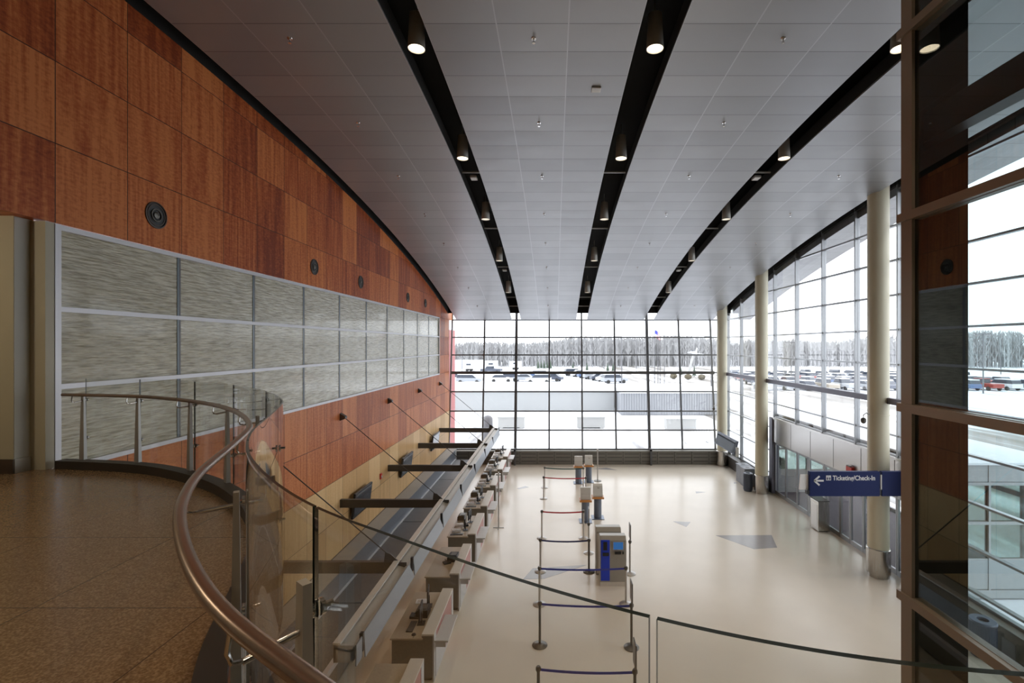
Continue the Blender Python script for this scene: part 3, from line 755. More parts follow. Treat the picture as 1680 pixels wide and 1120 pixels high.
def phone(l, label, rz):
    t = thing('desk_phone', l, label, 'telephone', 'telephones on the counters', rz)
    b = MB(); b.prismy([(-.10, 0), (.10, 0), (.10, .06), (-.10, .025)], -.09, .09); b.build('base', 'black_plastic', t, bevel=.005)
    b = MB(); b.tube([(-.02, -.10, .075), (-.03, -.05, .09), (-.03, .05, .09), (-.02, .10, .075)], .016, 8); b.build('handset', 'stan', t, True); return t
def papers(l, label, rz, n=4):
    t = thing('paper_stack', l, label, 'papers', 'paper stacks on the counters', rz)
    b = MB()
    for q in range(n): b.box(-.14, .14, -.10, .10, q * .012, q * .012 + .011, Matrix.Rotation(.05 * q, 4, 'Z'))
    b.build('sheets', 'paper', t)
    b = MB(); b.box(-.10, .02, -.05, .05, n * .012 + .0, n * .012 + .004); b.build('top_note', 'ledge', t); return t
which = ['nearest, partly cut off by the frame', 'second', 'third', 'fourth', 'fifth', 'sixth', 'seventh', 'eighth and farthest']
c0 = counter()
for i in range(8):
    y = 9.98 + 2.66 * (i - 1); c = c0 if i == 0 else dup(c0)
    nm = ('pale topped ticket counter, %s in the row' % which[i]) if i == 0 else 'pale topped ticket counter, %s from the viewer in the row' % which[i]
    c.location = (0, y, 0); c['label'] = nm
    if i == 0: continue
    on = 'on the %s ticket counter' % which[i]
    z = .895
    if i == 1:
        monitor((-2.92, y + 1.25, z), 'slim dark monitor standing ' + on, PI / 2 + .2)
        monitor((-2.90, y + .55, z), 'grey backed monitor nearer the viewer ' + on, PI / 2 + .1)
        keyboard((-3.06, y + .42, z), 'black keyboard ' + on, PI / 2)
        printer((-2.95, y + .90, z), 'black ticket printer between the monitors ' + on, PI)
        printer((-2.98, y + 1.02 + .28, z), 'second black printer behind ' + on, PI) if False else None
        t = thing('mouse', (-2.93, y + .12, z), 'round black mouse at the near edge of the second counter', 'mouse')
        b = MB(); b.lathe([(.045, 0), (.05, .012), (.035, .035), (.01, .042)], n=12, sy=.8); b.build('shell', 'black_plastic', t, True)
        b = MB(); b.tube([(.0, -.04, .01), (.02, -.07, .005), (.01, -.10, .004)], .004, 6); b.build('cable', 'black_plastic', t)
        phone((-3.10, y + .80, z), 'black phone beside printer ' + on, PI)
        papers((-3.12, y + 1.45, z), 'small sheet stack at far end ' + on, .1, 1)
    elif i == 2:
        phone((-2.98, y + .80, z), 'small black phone alone ' + on, .5)
        printer((-2.85, y + 1.00, z), 'low black printer against the ledge ' + on, PI)
    else:
        monitor((-2.92, y + .55, z), 'dark monitor nearer the viewer ' + on, PI / 2 + .15)
        monitor((-2.88, y + 1.25, z), 'dark monitor farther back ' + on, PI / 2 - .1)
        papers((-3.18, y + .45, z), 'white paper stack at the near end ' + on, .1, 6)
        papers((-3.16, y + .78, z), 'white paper stack in the middle ' + on, -.1, 9)
        keyboard((-3.12, y + .18, z), 'black keyboard at the near edge ' + on, .05)
        printer((-3.2, y + 1.55, z), 'dark printer on the far end ' + on, PI, 'body')
        phone((-2.98, y + .92, z), 'black phone between the monitors ' + on, .3)

# tall sign pole beside counters
t = thing('sign_pole', (-2.11, 18.4, 0), 'tall thin grey sign pole with cross foot beside the counters', 'pole')
b = MB(); b.box(-.2, .2, -.02, .02, 0, .025); b.box(-.02, .02, -.2, .2, 0, .025); b.build('foot', 'stan_l', t)
b = MB(); b.tube([(0, 0, 0), (0, 0, 2.12)], .028, 10); b.build('pole', 'stan_l', t, True)
b = MB(); b.box(-.10, .10, -.008, .008, 2.0, 2.04); b.tube([(0, 0, 1.42), (.10, 0, 1.42), (.10, 0, 1.36)], .012, 6); b.build('hook', 'stan', t)

# ------------------------------------------------------------------ stanchions and belts
def stanchion(X, Y, label, light=False, top=None, h=1.02):
    t = thing('stanchion', (X, Y, 0), label, 'stanchion', 'queue posts in the hall')
    m = 'stan_l' if light else 'stan'
    b = MB(); b.lathe([(.175, 0), (.178, .012), (.15, .03), (.05, .055), (.03, .06)], n=28); b.build('base', m, t, True)
    b = MB(); b.lathe([(.029, .05), (.029, h - .06)], n=16); b.build('post', m, t, True)
    b = MB(); b.lathe([(.037, h - .10), (.037, h - .005), (.03, h)], n=12)
    for a in range(4): b.box(.03, .048, -.014, .014, h - .08, h - .02, Matrix.Rotation(a * PI / 2, 4, 'Z'))
    b.build('head', 'stan', t)
    if top:
        b = MB(); b.tube([(0, 0, h), (0, 0, h + .06)], .012, 6); b.box(-.012, .012, -.14, .14, h + .06, h + .50); b.build('sign_frame', 'stan', t)
    return t
def belt(t, X2, Y2, mat, lab, z=.955):
    X, Y = t.location.x, t.location.y
    dx, dy = X2 - X, Y2 - Y; L = math.hypot(dx, dy); ux, uy = dx / L, dy / L; b = MB(); n = 14; R_ = []
    for i in range(n + 1):
        s = .045 + (L - .09) * i / n; sag = .035 * (1 - (2 * i / n - 1) ** 2)
        R_.append([b.b.verts.new((ux * s - uy * q, uy * s + ux * q, z - sag + zz)) for zz in (-.025, .025) for q in (-.0015, .0015)])
    for A, B in zip(R_, R_[1:]):
        for q0, q1 in ((0, 1), (1, 3), (3, 2), (2, 0)): b.b.faces.new((A[q0], A[q1], B[q1], B[q0]))
    o = b.build('belt', mat, t); o['label'] = lab
    return o
st = {}
for k_, (X, Y, lab, li, tp) in dict(
    a=(-.29, 8.94, 'dark queue post cut off by the bottom frame, left one', 0, 0), b=(1.48, 8.86, 'dark queue post cut off by the bottom frame, right one', 0, 1),
    c=(-.33, 11.2, 'dark queue post with whole base, left end of the front blue belt', 0, 0), d=(1.78, 11.12, 'dark queue post with sign frame, right end of the front blue belt', 0, 1),
    e=(-.39, 12.97, 'satin queue post behind the front blue belt, left side', 1, 0), f=(1.93, 12.98, 'satin queue post just in front of the blue kiosk corner', 1, 0),
    g=(-.42, 14.85, 'satin queue post on the grey floor inlay, left side', 1, 0), h=(1.07, 14.83, 'dark queue post left of the blue kiosk', 0, 0),
    i=(-.44, 17.4, 'satin queue post at left end of the near red belt', 1, 0), j=(1.06, 17.4, 'satin queue post at right end of the near red belt', 1, 0),
    k=(1.16, 16.17, 'satin queue post with sign frame in front of near pedestals', 1, 1), l=(-.47, 21.9, 'satin queue post at left end of the far red belt', 1, 0),
    m=(1.43, 21.8, 'satin queue post at right end of the far red belt', 1, 0), n=(-.46, 23.6, 'satin queue post at left end of the green belt', 1, 0),
    o=(1.42, 23.5, 'satin queue post at right end of the green belt', 1, 0), p=(2.31, 14.72, 'satin queue post with sign frame behind the blue kiosk', 1, 1)).items():
    st[k_] = stanchion(X, Y, lab, bool(li), tp)
for a, c, mt, lb in (('a', 'b', 'b_blue', 'blue belt'), ('c', 'd', 'b_blue', 'blue belt'), ('e', 'f', 'b_blue', 'blue belt'), ('g', 'h', 'b_dark', 'navy belt'),
                     ('i', 'j', 'b_red', 'red belt'), ('l', 'm', 'b_red', 'red belt'), ('n', 'o', 'b_green', 'dark green belt'), ('i', 'g', 'b_dark', 'navy belt')):
    if (a, c) == ('i', 'g'): continue
    belt(st[a], st[c].location.x, st[c].location.y, mt, lb)
# tall sign stand with pale pole
t = thing('sign_stand', (2.23, 24.75, 0), 'tall pale sign stand behind the far pedestals', 'sign stand')
b = MB(); b.lathe([(.19, 0), (.19, .02), (.05, .05)], n=24); b.build('base', 'stan', t, True)
b = MB(); b.tube([(0, 0, .03), (0, 0, 1.58)], .03, 10); b.build('pole', 'stan_l', t, True)
b = MB(); b.lathe([(.045, 1.55), (.045, 1.62), (.02, 1.64)], n=12); b.build('cap', 'white', t, True)

# pedestals with orange shelves
def pedestal(X, Y, lab, face):
    t = thing('check_in_pedestal', (X, Y, 0), lab, 'kiosk', 'slim pedestal kiosks', 0)
    b = MB(); b.box(-.25, .25, -.25, .25, 0, .02); b.build('foot_plate', 'ped', t, bevel=.005)
    b = MB(); b.lathe([(.155, .02), (.155, .80)], n=28); b.build('pedestal', 'ped', t, True)
    b = MB(); b.box(-.24, .24, -.20, .20, .80, .87); b.build('shelf', 'orange', t, bevel=.01)
    b = MB()
    if face: b.prismx([(-.14, .87), (.14, .87), (.16, 1.30), (.06, 1.36), (-.05, 1.30), (-.16, .95)], -.19, .19)
    else: b.box(-.20, .20, -.10, .02, .87, 1.36)
    b.build('head', 'white', t, bevel=.012)
    b = MB()
    if face: b.box(-.12, .12, -.155, -.15, 1.03, 1.18, Matrix.Translation((0, .12, 0)) @ Matrix.Rotation(-.2, 4, 'X')); b.lathe([(.05, 1.20), (.05, 1.24)], n=16, c=(.03, -.05, 0))
    else: b.box(-.19, .19, -.104, -.10, 1.10, 1.115)
    b.build('fittings', 'stan_l', t)
    return t
pedestal(1.23, 24.4, 'far left slim pedestal with flat pale head', False)
pedestal(1.76, 24.6, 'far right slim pedestal with orange shelf and notched head', True)
pedestal(1.24, 19.1, 'near left slim pedestal with flat pale head and orange shelf', False)
pedestal(1.76, 19.5, 'near right slim pedestal with orange shelf and notched head', True)

# blue kiosk (two back to back)
def kiosk(X, Y, lab, front):
    t = thing('check_in_kiosk', (X, Y, 0), lab, 'kiosk')
    b = MB(); b.prismx([(0, 0), (.42, 0), (.42, 1.38), (.10, 1.42), (.0, 1.30)], 0, .76); b.build('cabinet', 'kiosk', t, bevel=.02)
    if front:
        b = MB(); b.box(.02, .275, -.012, .01, .16, 1.33); b.build('side_column', 'kblue', t, bevel=.004)
        b = MB(); b.box(.09, .20, -.02, -.01, 1.04, 1.28); b.box(.07, .25, -.03, -.01, .88, .97); b.build('reader_slot', 'black_gloss', t)
        b = MB(); b.box(.36, .68, -.02, .01, 1.05, 1.29); b.build('screen_bezel', 'stan_l', t)
        b = MB(); b.box(.38, .66, -.024, -.018, 1.065, 1.275); b.build('screen', 'screen', t)
        b = MB(); b.box(.42, .60, -.04, .0, .93, 1.0); b.box(.64, .68, -.03, 0, .93, 1.0); b.build('card_reader', 'black_gloss', t, bevel=.006)
        b = MB(); b.box(.0, .76, -.008, .0, 0, .12); b.build('plinth', 'ledge', t)
    else:
        b = MB(); b.box(.03, .73, -.01, 0, .06, 1.26); b.build('back_panel', 'ledge', t)
    return t
kiosk(1.33, 13.95, 'grey and blue self check-in kiosk with lit screen facing the viewer', True)
kiosk(1.27, 14.62, 'plain grey kiosk standing directly behind the blue one', False)

# ------------------------------------------------------------------ blue hanging sign
sg = thing('hanging_direction_sign', (7.36, 13.98, 2.6), 'long navy direction sign reading Ticketing/Check-In in white, fixed before the column', 'sign')
b = MB(); b.box(.0, 2.02, -.06, .06, 0, .71); b.build('panel', 'navy', sg, bevel=.01)
b = MB(); b.box(2.08, 3.1, -.06, .06, 0, .71); b.build('panel', 'navy', sg, bevel=.01)
b = MB(); b.box(2.02, 2.08, -.04, .04, .02, .20); b.build('joint_block', 'black_plastic', sg)
b = MB(); b.box(-.08, .02, -.05, .05, .06, .16); b.build('end_block', 'black_plastic', sg)
b = MB(); b.box(2.035, 2.07, -.075, -.05, .20, .62); b.build('joint_strip', 'white', sg)
b = MB(); b.prismy([(-.26, .17), (.0, .17), (.03, .60), (-.22, .60)], .02, .06); b.build('end_box', 'paper', sg)
b = MB(); b.box(2.30, 2.50, .06, .34, .3, .4); b.build('column_bracket', 'stan', sg)
def stroke(b, pts, w_):
    for (x0, z0), (x1, z1) in zip(pts, pts[1:]):
        dx, dz = x1 - x0, z1 - z0; l = math.hypot(dx, dz); nx, nz = -dz / l * w_ / 2, dx / l * w_ / 2
        b.prismy([(x0 + nx, z0 + nz), (x0 - nx, z0 - nz), (x1 - nx, z1 - nz), (x1 + nx, z1 + nz)], -.066, -.060)
b = MB(); stroke(b, [(.13, .45), (.40, .45)], .05); stroke(b, [(.28, .58), (.13, .45), (.28, .32)], .05); b.build('arrow', 'letters', sg)
b = MB(); b.box(.47, .61, -.065, -.060, .46, .60); b.build('pictogram', 'letters', sg)
b = MB()
for x in (.505, .575): b.box(x - .012, x + .012, -.068, -.065, .475, .535); b.box(x - .02, x + .02, -.068, -.065, .50, .53); b.box(x - .01, x + .01, -.068, -.065, .545, .565)
b.box(.538, .542, -.068, -.065, .47, .59); b.build('pictogram_figures', 'navy', sg)
cu = bpy.data.curves.new('sign_text', 'FONT'); cu.body = 'Ticketing/Check-In'; cu.size = .19; cu.extrude = .002; cu.offset = .0035
tmp = bpy.data.objects.new('tmp', cu); COL.objects.link(tmp); bpy.context.view_layer.update()
me = bpy.data.meshes.new_from_object(tmp.evaluated_get(bpy.context.evaluated_depsgraph_get())); bpy.data.objects.remove(tmp)
wd = max(v.co.x for v in me.vertices) - min(v.co.x for v in me.vertices)
tx = bpy.data.objects.new('lettering', me); COL.objects.link(tx); me.materials.clear(); me.materials.append(M['letters'])
tx.parent = sg; tx.location = (.66, -.064, .465); tx.rotation_euler = (PI / 2, 0, 0); tx.scale = (1.22 / wd, 1., 1)
# display on the far column
t = thing('flight_display', (9.30, 26.1, 1.7), 'long dark display hung beside the farthest column', 'display')
b = MB(); b.box(-.06, .04, -1.45, 1.45, -.36, .36, Matrix.Rotation(.25, 4, 'Y')); b.build('casing', 'bin', t, bevel=.02)
b = MB(); b.box(-.066, -.06, -1.38, 1.38, -.31, .31, Matrix.Rotation(.25, 4, 'Y')); b.build('screen', 'tv', t)
b = MB(); b.box(-.05, .10, -1.5, -1.46, -.45, .05); b.build('end_cap', 'white', t)
b = MB(); b.tube([(.02, 1.0, .2), (.20, 1.52, .3)], .03, 8); b.build('arm', 'stan', t)
# cameras on the columns
for X, Y, z, lab in ((9.79, 14.6, 4.86, 'dome camera on a bent arm at the nearest column'), (9.72, 27.98, 3.45, 'small camera on the farthest column')):
    t = thing('security_camera', (X, Y, z), lab, 'camera')
    s = .9
    b = MB(); b.tube([(-.31, -.08, 0), (-.42, -.10, .06), (-.52, -.11, .0), (-.52, -.11, -.12)], .018, 8); b.build('arm', 'stan_l', t, True)
    b = MB(); b.lathe([(.03, -.08), (.075, -.12), (.075, -.19), (.05, -.24), (.01, -.26)], n=16, c=(-.52, -.11, 0)); b.build('dome', 'stan', t, True)

# bins
def ribbed_bin(X, Y, lab, r=.24, h=.80, mat='bin'):
    t = thing('litter_bin', (X, Y, 0), lab, 'bin', None)
    b = MB(); b.lathe([(r * .92, 0), (r * .92, .03), (r, .05), (r, h - .06)], n=32)
    for i in range(32):
        b.box(r - .004, r + .008, -.010, .010, .07, h - .08, Matrix.Rotation(2 * PI * i / 32, 4, 'Z'))
    b.build('body', mat, t, True)
    b = MB(); b.lathe([(r + .015, h - .06), (r + .02, h - .03), (r, h), (.11, h), (.10, h - .05)], n=32, cap=False); b.build('lid', mat, t, True)
    b = MB(); b.lathe([(.11, h - .052), (.01, h - .051)], n=20); b.build('opening', 'black_gloss', t)
    return t
ribbed_bin(9.62, 10.85, 'slate blue ribbed litter bin seen through the glass at right')
ribbed_bin(9.26, 23.1, 'dark round litter bin in front of the middle column', .20, .85)
for X, Y, lab in ((9.62, 24.6, 'farther grey square recycling bin by the low heater'), (9.58, 23.95, 'nearer grey square recycling bin by the low heater')):
    t = thing('recycling_bin', (X, Y, 0), lab, 'bin', 'square recycling bins')
    b = MB(); b.box(-.26, .26, -.28, .28, 0, .84); b.build('body', 'bin2', t, bevel=.02)
    b = MB(); b.box(-.28, .28, -.30, .30, .84, .90); b.build('lid', 'bin2', t, bevel=.015)
    b = MB(); b.lathe([(.10, .90), (.10, .905)], n=16); b.build('opening', 'black_gloss', t)
# steel cabinet by the doors
t = thing('steel_stand', (10.02, 18.25, 0), 'stainless pedestal stand with dark top by the doors', 'stand')
b = MB(); b.box(-.20, .22, -.28, .28, .03, 1.12); b.build('body', 'steel', t, bevel=.01)
b = MB(); b.box(-.15, .17, -.23, .23, 0, .03); b.build('plinth', 'black_plastic', t)
b = MB(); b.box(-.20, .22, -.28, .28, 1.12, 1.16); b.build('top', 'steelbeam', t)
b = MB(); b.box(-.205, -.20, -.2, .2, .15, 1.0); b.build('door', 'steel_h', t)
t = thing('exit_light', (10.2, 16.7, 2.66), 'small red light box on the steel header above the blue sign', 'light')
b = MB(); b.box(-.03, .08, -.16, .16, -.1, .1); b.build('housing', 'red', t, bevel=.01)
b = MB(); b.box(-.05, .02, -.1, .1, .1, .14); b.build('bracket', 'stan', t)
# potted conifers outside are built with the exterior

# ------------------------------------------------------------------ outside
b = MB(); b.prism([(-400, 30.4), (-7.2, 30.4), (-7.2, -80), (-400, -80)], -.5, -.05); ST(b.build('floor', 'snow'))
b = MB(); b.prism([(-400, 29.3), (10.7, 29.3), (10.7, -80), (500, -80), (500, 600), (-400, 600)], -.5, -.04); g_ = ST(b.build('floor', 'snow'))
b = MB(); b.box(-6.75, -6.45, 29.7, 31.5, -.05, 7.9); T(b.build('red_wall_panel', 'redfin'), 'tall pale red wall fin outside the left end of the glass', 'wall panel')
t = thing('snowy_low_building', (-4, 51.5, 0), 'long low pale building with snow on its roof beyond the glass wall', 'building')
b = MB(); b.box(-22, 10.4, 0, 9.5, 0, 2.0); b.build('wall', 'wallout', t)
b = MB(); b.box(-22.2, 10.42, -.15, 10.5, 2.0, 2.25); b.build('roof', 'snowroof', t)
t = thing('corrugated_shed', (7.0, 48.3, 0), 'grey corrugated shed right of the low pale building', 'shed')
b = MB(); b.box(-.3, 10.3, 0, 9, 0, 2.15)
for i in range(42): b.box(-.2 + i * .25, -.08 + i * .25, -.05, 0, 0, 2.15)
b.build('wall', 'corr', t)
b = MB(); b.box(-.4, 10.4, -.15, 9, 2.15, 2.4); b.build('roof', 'snowroof', t)
for X, Y, w_, lab in ((-3.6, 41, 2.2, 'pale concrete planter block outside, leftmost'), (3.1, 41, 2.3, 'pale concrete planter block outside, middle'), (10.4, 40, 2.4, 'pale concrete planter block outside, right one')):
    t = thing('planter_block', (X, Y, 0), lab, 'planter', 'concrete blocks in the snow')
    b = MB(); b.box(-w_ / 2, w_ / 2, -.5, .5, .06, .85); b.box(-w_ / 2 + .1, -w_ / 2 + .4, -.5, .5, -.02, .06); b.box(w_ / 2 - .4, w_ / 2 - .1, -.5, .5, -.02, .06); b.build('block', 'conc', t)
    b = MB(); b.box(-w_ / 2 - .05, w_ / 2 + .05, -.55, .55, .85, .95); b.build('cap', 'conc', t)
b = MB(); b.lathe([(.36, 0), (.40, .3), (.37, 1.5), (.34, 1.75), (.2, 1.88), (.02, 1.92)], n=10, c=(-4.8, 35, -.04)); T(b.build('covered_statue', 'cover', smooth=True), 'tarpaulin wrapped upright object outside behind the canopy end', 'covered object')
t = thing('metal_barricade', (10.2, 34.5, -.04), 'metal crowd barricade outside near the far corner', 'barrier')
b = MB(); b.tube([(-1, 0, .1), (-1, 0, 1.1), (1, .3, 1.1), (1, .3, .1)], .02, 6); b.tube([(-1, 0, .2), (1, .3, .2)], .015, 6)
for i in range(9): b.tube([(-.8 + i * .2, .03 + i * .03, .2), (-.8 + i * .2, .03 + i * .03, 1.1)], .008, 5)
b.build('frame', 'alu', t)
b = MB(); b.box(-.85, -.80, -.25, .3, 0, .05); b.box(.8, .85, .05, .6, 0, .05); b.build('feet', 'alu', t)

# cars
def car(kind, mat):
    t = thing('parked_car', (0, 0, 0), '', 'car', 'parked cars')
    if kind == 0: body = [(-2.2, .35), (2.2, .35), (2.25, .75), (1.35, .92), (-1.6, .98), (-2.2, .85)]; cab = [(-1.75, .95), (1.0, .9), (.35, 1.42), (-1.1, 1.45)]
    elif kind == 1: body = [(-2.35, .38), (2.35, .38), (2.4, .85), (1.5, 1.02), (-2.3, 1.05)]; cab = [(-2.25, 1.02), (1.4, 1.0), (.65, 1.62), (-2.0, 1.65)]
    else: body = [(-2.7, .45), (2.6, .45), (2.65, .95), (1.4, 1.1), (-2.7, 1.08)]; cab = [(-.5, 1.08), (1.4, 1.08), (.9, 1.72), (-.4, 1.74)]
    b = MB(); b.prismy(body, -.88, .88); b.build('body', mat, t, bevel=.06)
    b = MB(); b.prismy(cab, -.78, .78); b.build('cabin', 'carglass', t, bevel=.04)
    top = [p for p in cab if p[1] > 1.3]; x0 = min(p[0] for p in top); x1 = max(p[0] for p in top); zt = max(p[1] for p in top)
    b = MB(); b.box(x0 - .05, x1 + .05, -.76, .76, zt - .05, zt + .06); b.build('roof', 'snowroof' if random.random() < .6 else mat, t, bevel=.03)
    b = MB()
    for x in (body[0][0] + .85, body[1][0] - .85):
        for y in (-.86, .86):
            for dy in (0,): b.tube([(x, y - .1, .33), (x, y + .1, .33)], .33, 14)
    b.build('wheels', 'tyre', t)
    return t
protos = {(k, m): None for k in range(3) for m in range(6)}
def place_car(k, m, X, Y, rz, lab):
    p = protos[(k, m)]
    if p is None: p = protos[(k, m)] = car(k, CARC[m]); o = p
    else: o = dup(p)
    o.location = (X, Y, -.04); o.rotation_euler = (0, 0, rz); o['label'] = lab; return o
colw = ['white', 'silver', 'dark', 'red', 'blue', 'beige']; kw = ['saloon car', 'minivan', 'pickup']
def W2(px, Y): return (px - 909) * Y / F
spots = [(770, 88.5, 1, 1, 0, 'silver minivan side-on, leftmost beyond the long low building'), (752, 101, 0, 2, .5, 'dark car behind the silver minivan'),
         (822, 91, 0, 0, .1, 'white saloon car left of the thick window post'), (838, 98, 1, 2, .2, 'dark minivan behind the white saloon by the post'),
         (858, 93, 0, 1, 2.9, 'silver car immediately right of the thick window post'), (884, 89, 1, 0, 3.1, 'white van-like car in the middle of the far view'),
         (880, 102, 1, 4, 3.1, 'blue minivan behind the white van-like car'), (905, 94, 0, 2, 2.8, 'dark car at right end of the middle group')]
for px, Y, k, m, rz, lab in spots: place_car(k, m, W2(px, Y), Y, rz, lab)
for i in range(7):
    Y = 89 + i * 3.6; px = 1008 - i * 11
    place_car(0 if i % 3 else 1, (1, 0, 2, 1, 4, 0, 2)[i], W2(px, Y), Y, .25, '%s parked car, number %d from the front of the angled row' % (colw[(1, 0, 2, 1, 4, 0, 2)[i]], i + 1))
place_car(2, 2, W2(806, 122), 122, 2.9, 'dark pickup parked before the white trailers')
rng = random.Random(3)
ordn = ['first', 'second', 'third', 'fourth', 'fifth', 'sixth', 'seventh', 'eighth', 'ninth', 'tenth', 'eleventh', 'twelfth', 'thirteenth', 'fourteenth', 'fifteenth', 'sixteenth']
for r in range(4):
    for i in range(15):
        Y = 76 + r * 9.5; X = 33 + r * 2 + i * 3.1 + rng.random() * .4
        m = rng.choice((0, 1, 1, 2, 2, 3, 4, 5)); k = rng.choice((0, 0, 1, 2))
        place_car(k, m, X, Y, PI / 2 + rng.uniform(-.05, .05), '%s %s, %s from left in %s row of the side car park' % (colw[m], kw[k], ordn[i], ('nearest', 'second', 'third', 'farthest')[r]))

# white trailers
for px, w_, Y, h, lab in ((770, 7.6, 130, 3.0, 'long white trailer left of the pickup'), (806, 3.6, 134, 2.6, 'short white trailer behind the pickup'), (846, 3.4, 138, 2.4, 'white box trailer right of the thick window post')):
    t = thing('white_trailer', (W2(px, Y), Y, 0), lab, 'trailer', 'white trailers far behind')
    b = MB(); b.box(-w_ / 2, w_ / 2, -1.2, 1.2, .6, h); b.build('box', CARC[0], t, bevel=.05)
    b = MB(); b.box(-.6, .6, -1.23, -1.2, 1.6, 2.0); b.build('window', 'carglass', t)
    b = MB(); b.tube([(-.5, -1, .35), (-.5, 1, .35)], .35, 12); b.tube([(.5, -1, .35), (.5, 1, .35)], .35, 12); b.build('wheels', 'tyre', t)

# street lamps
def lamp_pole(px, Y, h, lab, arms=1, r=.11):
    t = thing('street_lamp', (W2(px, Y), Y, -.04), lab, 'street lamp', 'car park lamp posts')
    b = MB(); b.tube([(0, 0, 0), (0, 0, h)], r, 8, r * .7); b.build('pole', 'pole', t, True)
    b = MB()
    for s in ((-1, 1) if arms == 2 else (-1,)): b.box(min(0, s * 1.15), max(0, s * 1.15), -.18, .18, h - .05, h + .09)
    b.build('lamp_head', 'pole', t, bevel=.03)
    return t
for px, Y, h, lab, a in ((1613, 70, 8.6, 'large double-armed lamp post seen through the right glass', 2), (1642, 115, 5.2, 'small lamp post right of the large double-armed one', 2),
        (1298, 88, 7.5, 'double-armed lamp post in the side window left of centre', 2), (1286, 130, 6.4, 'thin lamp post just left of the double-armed one', 1),
        (1361, 110, 6.0, 'double lamp post in the middle of the side windows', 2), (1385, 120, 5.6, 'lamp post left of the nearest column', 1), (1467, 121, 6.0, 'lamp post between nearest column and the lift post', 1),
        (972, 135, 7.3, 'thin single-armed lamp post, left one of three beyond the far glass', 1), (991, 135, 8.0, 'taller single-armed lamp post, second beyond the far glass', 1),
        (1020, 84, 8.4, 'dark tall lamp post before the far trees', 1), (1044, 128, 8.2, 'single-armed lamp post left of the flagpoles', 1), (758, 120, 9, 'thin lamp post at far left of end windows', 1),
        (1167, 80, 8.4, 'lamp post beside the far corner column', 1)):
    lamp_pole(px, Y, h, lab, a, .10)
# flagpoles
for px, Y, h, lab in ((1074, 86, 10.2, 'tallest flagpole carrying the flag'), (1079.5, 86, 8.2, 'bare flagpole right of the flag'), (1083, 88, 8.1, 'bare flagpole third from left'), (1090, 86, 8.7, 'rightmost bare flagpole of four')):
    t = thing('flagpole', (W2(px, Y), Y, -.04), lab, 'flagpole', 'flagpoles')
    b = MB(); b.tube([(0, 0, 0), (0, 0, h)], .08, 8, .04); b.build('pole', 'pole', t, True)
    b = MB(); b.lathe([(.02, h), (.09, h + .06), (.02, h + .14)], n=8); b.build('finial', 'pole', t)
fx = W2(1074, 86)
t = thing('flag', (fx, 86, 8.2), 'striped flag with blue canton hanging on the tallest flagpole', 'flag')
b = MB(); nx, nz = 8, 13
def fp(i, j): return (.08 + i * .11, .08 * math.sin(i * 1.1 + j * .25), 1.5 - j * .1 - i * .075)
for j in range(nz):
    for i in range(nx):
        b.mi = 2 if (i < 3.2 and j < 7) else j % 2
        b.face([fp(i, j), fp(i + 1, j), fp(i + 1, j + 1), fp(i, j + 1)])
b.build('cloth', [M['b_red'], M['letters'], M['b_blue']], t)
b = MB(); b.tube([(.04, 0, .1), (.04, 0, 1.5)], .012, 5); b.build('halyard', 'stan_l', t)
# jet monument
t = thing('jet_monument', (W2(1138, 112), 112, 0), 'pale jet aircraft mounted on a slanting pylon beyond the corner', 'monument', None, .15)
Mj = Matrix.Translation((0, 0, 5.2)) @ Matrix.Rotation(math.radians(8), 4, 'Y') @ Matrix.Rotation(.85, 4, 'Z') @ Matrix.Scale(.8, 4)
def TB(b, name, mat, **k): bmesh.ops.transform(b.b, matrix=Mj, verts=b.b.verts); return b.build(name, mat, t, **k)
b = MB(); b.tube([(-3.6, 0, 0), (-2.6, 0, .1), (-1, 0, .15), (1.2, 0, .12), (2.9, 0, .1)], .05, 12); 
b = MB(); pts = [(-3.8, .03), (-2.8, .22), (-1.4, .42), (.8, .48), (2.6, .36), (3.0, .28)]
R_ = []
for x, r in pts: R_.append([b.b.verts.new((x, r * math.cos(2 * PI * j / 12), r * math.sin(2 * PI * j / 12))) for j in range(12)])
for A, B in zip(R_, R_[1:]):
    for j in range(12): b.b.faces.new((A[j], A[(j + 1) % 12], B[(j + 1) % 12], B[j]))
b.b.faces.new(R_[0]); b.b.faces.new(R_[-1]); TB(b, 'fuselage', 'jet', smooth=True)
b = MB(); b.prism([(-1.0, .3), (2.0, 2.6), (2.5, 2.6), (2.2, .3), (2.2, -.3), (2.5, -2.6), (2.0, -2.6), (-1.0, -.3)], -.08, .02); TB(b, 'wing', 'jet')
b = MB(); b.prismy([(1.4, .3), (2.5, 1.7), (3.1, 1.7), (2.9, .3)], -.05, .05); TB(b, 'tail_fin', 'jet')
b = MB(); b.prismy([(-2.3, .25), (-1.9, .6), (-1.2, .62), (-.7, .4)], -.2, .2); TB(b, 'canopy', 'carglass')
b = MB(); b.tube([(-1.4, 0, 0), (0, 0, 4.9)], .4, 8, .25); b.build('pylon', 'conc', t)
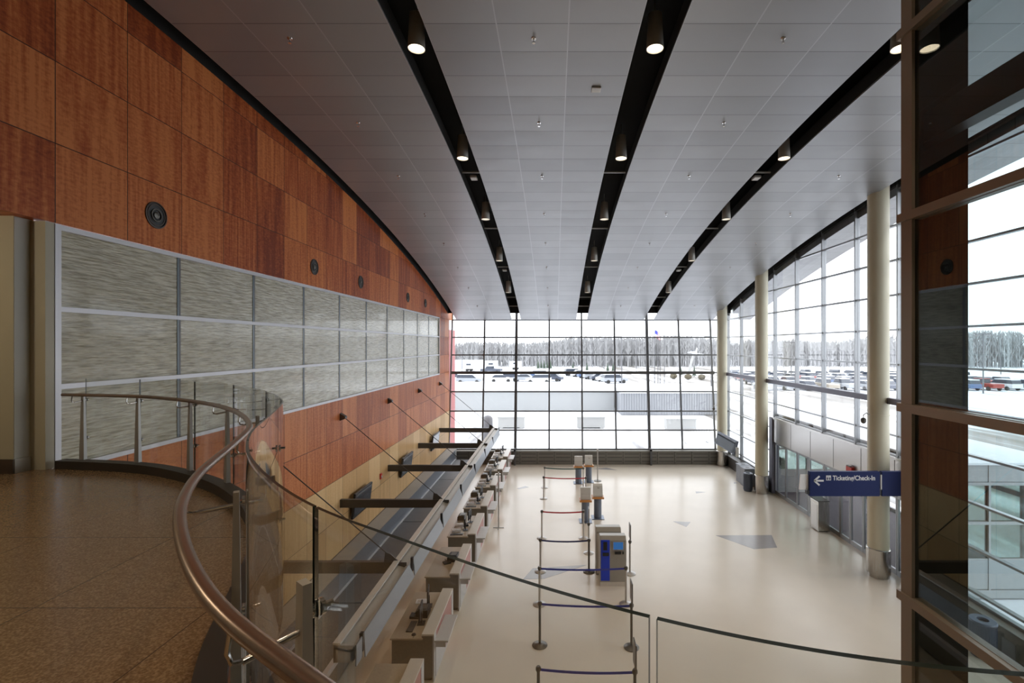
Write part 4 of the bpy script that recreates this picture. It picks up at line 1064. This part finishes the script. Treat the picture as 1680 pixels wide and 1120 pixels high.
# spruces
def spruce(px, Y, h, lab, mat='spruce'):
    t = thing('spruce_tree', (W2(px, Y), Y, -.04), lab, 'tree', 'small evergreens in the snow')
    b = MB(); r = h * .24
    for i in range(6):
        z0 = h * (.08 + i * .145); rr = r * (1 - i / 6.3); b.lathe([(rr, z0), (rr * .35, z0 + h * .2)], n=9 + i % 2)
    b.lathe([(.1 * r, h * .85), (.01, h)], n=6); b.build('foliage', mat, t)
    b = MB(); b.tube([(0, 0, 0), (0, 0, h * .2)], .08, 6); b.build('trunk', 'shrub', t)
for i, px in enumerate((883, 888, 893, 898, 903)):
    spruce(px, 142 + (i % 2) * 2, 2.6 - (i % 2) * .3, '%s spruce from left in the clump of five' % ordn[i])
for px, Y, h, lab in ((940, 140, 2.0, 'lone small spruce right of the clump'), (963, 132, 2.2, 'small spruce left of the middle lamp posts'), (997, 128, 2.2, 'small spruce, left of a pair'), (1006, 128, 2.2, 'small spruce, right of a pair'),
        (1117, 112, 2.0, 'small spruce left of the jet'), (1139, 108, 2.4, 'small spruce under the jet')): spruce(px, Y, h, lab)
for px, Y, h, lab in ((1105, 100, 1.2, 'round brown shrub left below the jet'), (1129, 98, 1.4, 'round brown shrub under the jet pylon'), (1151, 97, 1.3, 'round brown shrub right below the jet')):
    t = thing('round_shrub', (W2(px, Y), Y, -.04), lab, 'shrub', 'brown shrubs in the snow')
    b = MB(); b.lathe([(.1, 0), (.6, .2), (.8, .6), (.6, 1.0), (.2, 1.15)], n=10); b.build('foliage', 'shrub', t)
    b = MB(); b.tube([(0, 0, 0), (0, 0, .3)], .08, 6); b.build('trunk', 'tyre', t)
# evergreen shrubs outside the doors
for X, Y, h, lab in ((16.5, 27.0, 2.0, 'bushy evergreen shrub outside the glass doors'), (12.4, 26.4, .8, 'low green shrub outside by the far bench window')):
    t = thing('evergreen_shrub', (X, Y, -.04), lab, 'shrub'); b = MB(); rg = random.Random(5)
    for i in range(260):
        a = rg.uniform(0, 2 * PI); z = rg.uniform(.1, 1) * h; r = .45 * h * math.sqrt(max(.02, 1 - (z / h) ** 2)) * rg.uniform(.6, 1)
        p = Vector((r * math.cos(a), r * math.sin(a), z)); q = p + Vector((math.cos(a) * .1, math.sin(a) * .1, .12)); s_ = Vector((-math.sin(a), math.cos(a), 0)) * .04
        b.face([p - s_, p + s_, q])
    b.lathe([(.25 * h, .1 * h), (.36 * h, .4 * h), (.25 * h, .8 * h), (.02, .97 * h)], n=9)
    b.build('foliage', 'spruce', t); b = MB(); b.tube([(0, 0, 0), (0, 0, .3)], .05, 6); b.build('trunk', 'shrub', t)
# distant wood
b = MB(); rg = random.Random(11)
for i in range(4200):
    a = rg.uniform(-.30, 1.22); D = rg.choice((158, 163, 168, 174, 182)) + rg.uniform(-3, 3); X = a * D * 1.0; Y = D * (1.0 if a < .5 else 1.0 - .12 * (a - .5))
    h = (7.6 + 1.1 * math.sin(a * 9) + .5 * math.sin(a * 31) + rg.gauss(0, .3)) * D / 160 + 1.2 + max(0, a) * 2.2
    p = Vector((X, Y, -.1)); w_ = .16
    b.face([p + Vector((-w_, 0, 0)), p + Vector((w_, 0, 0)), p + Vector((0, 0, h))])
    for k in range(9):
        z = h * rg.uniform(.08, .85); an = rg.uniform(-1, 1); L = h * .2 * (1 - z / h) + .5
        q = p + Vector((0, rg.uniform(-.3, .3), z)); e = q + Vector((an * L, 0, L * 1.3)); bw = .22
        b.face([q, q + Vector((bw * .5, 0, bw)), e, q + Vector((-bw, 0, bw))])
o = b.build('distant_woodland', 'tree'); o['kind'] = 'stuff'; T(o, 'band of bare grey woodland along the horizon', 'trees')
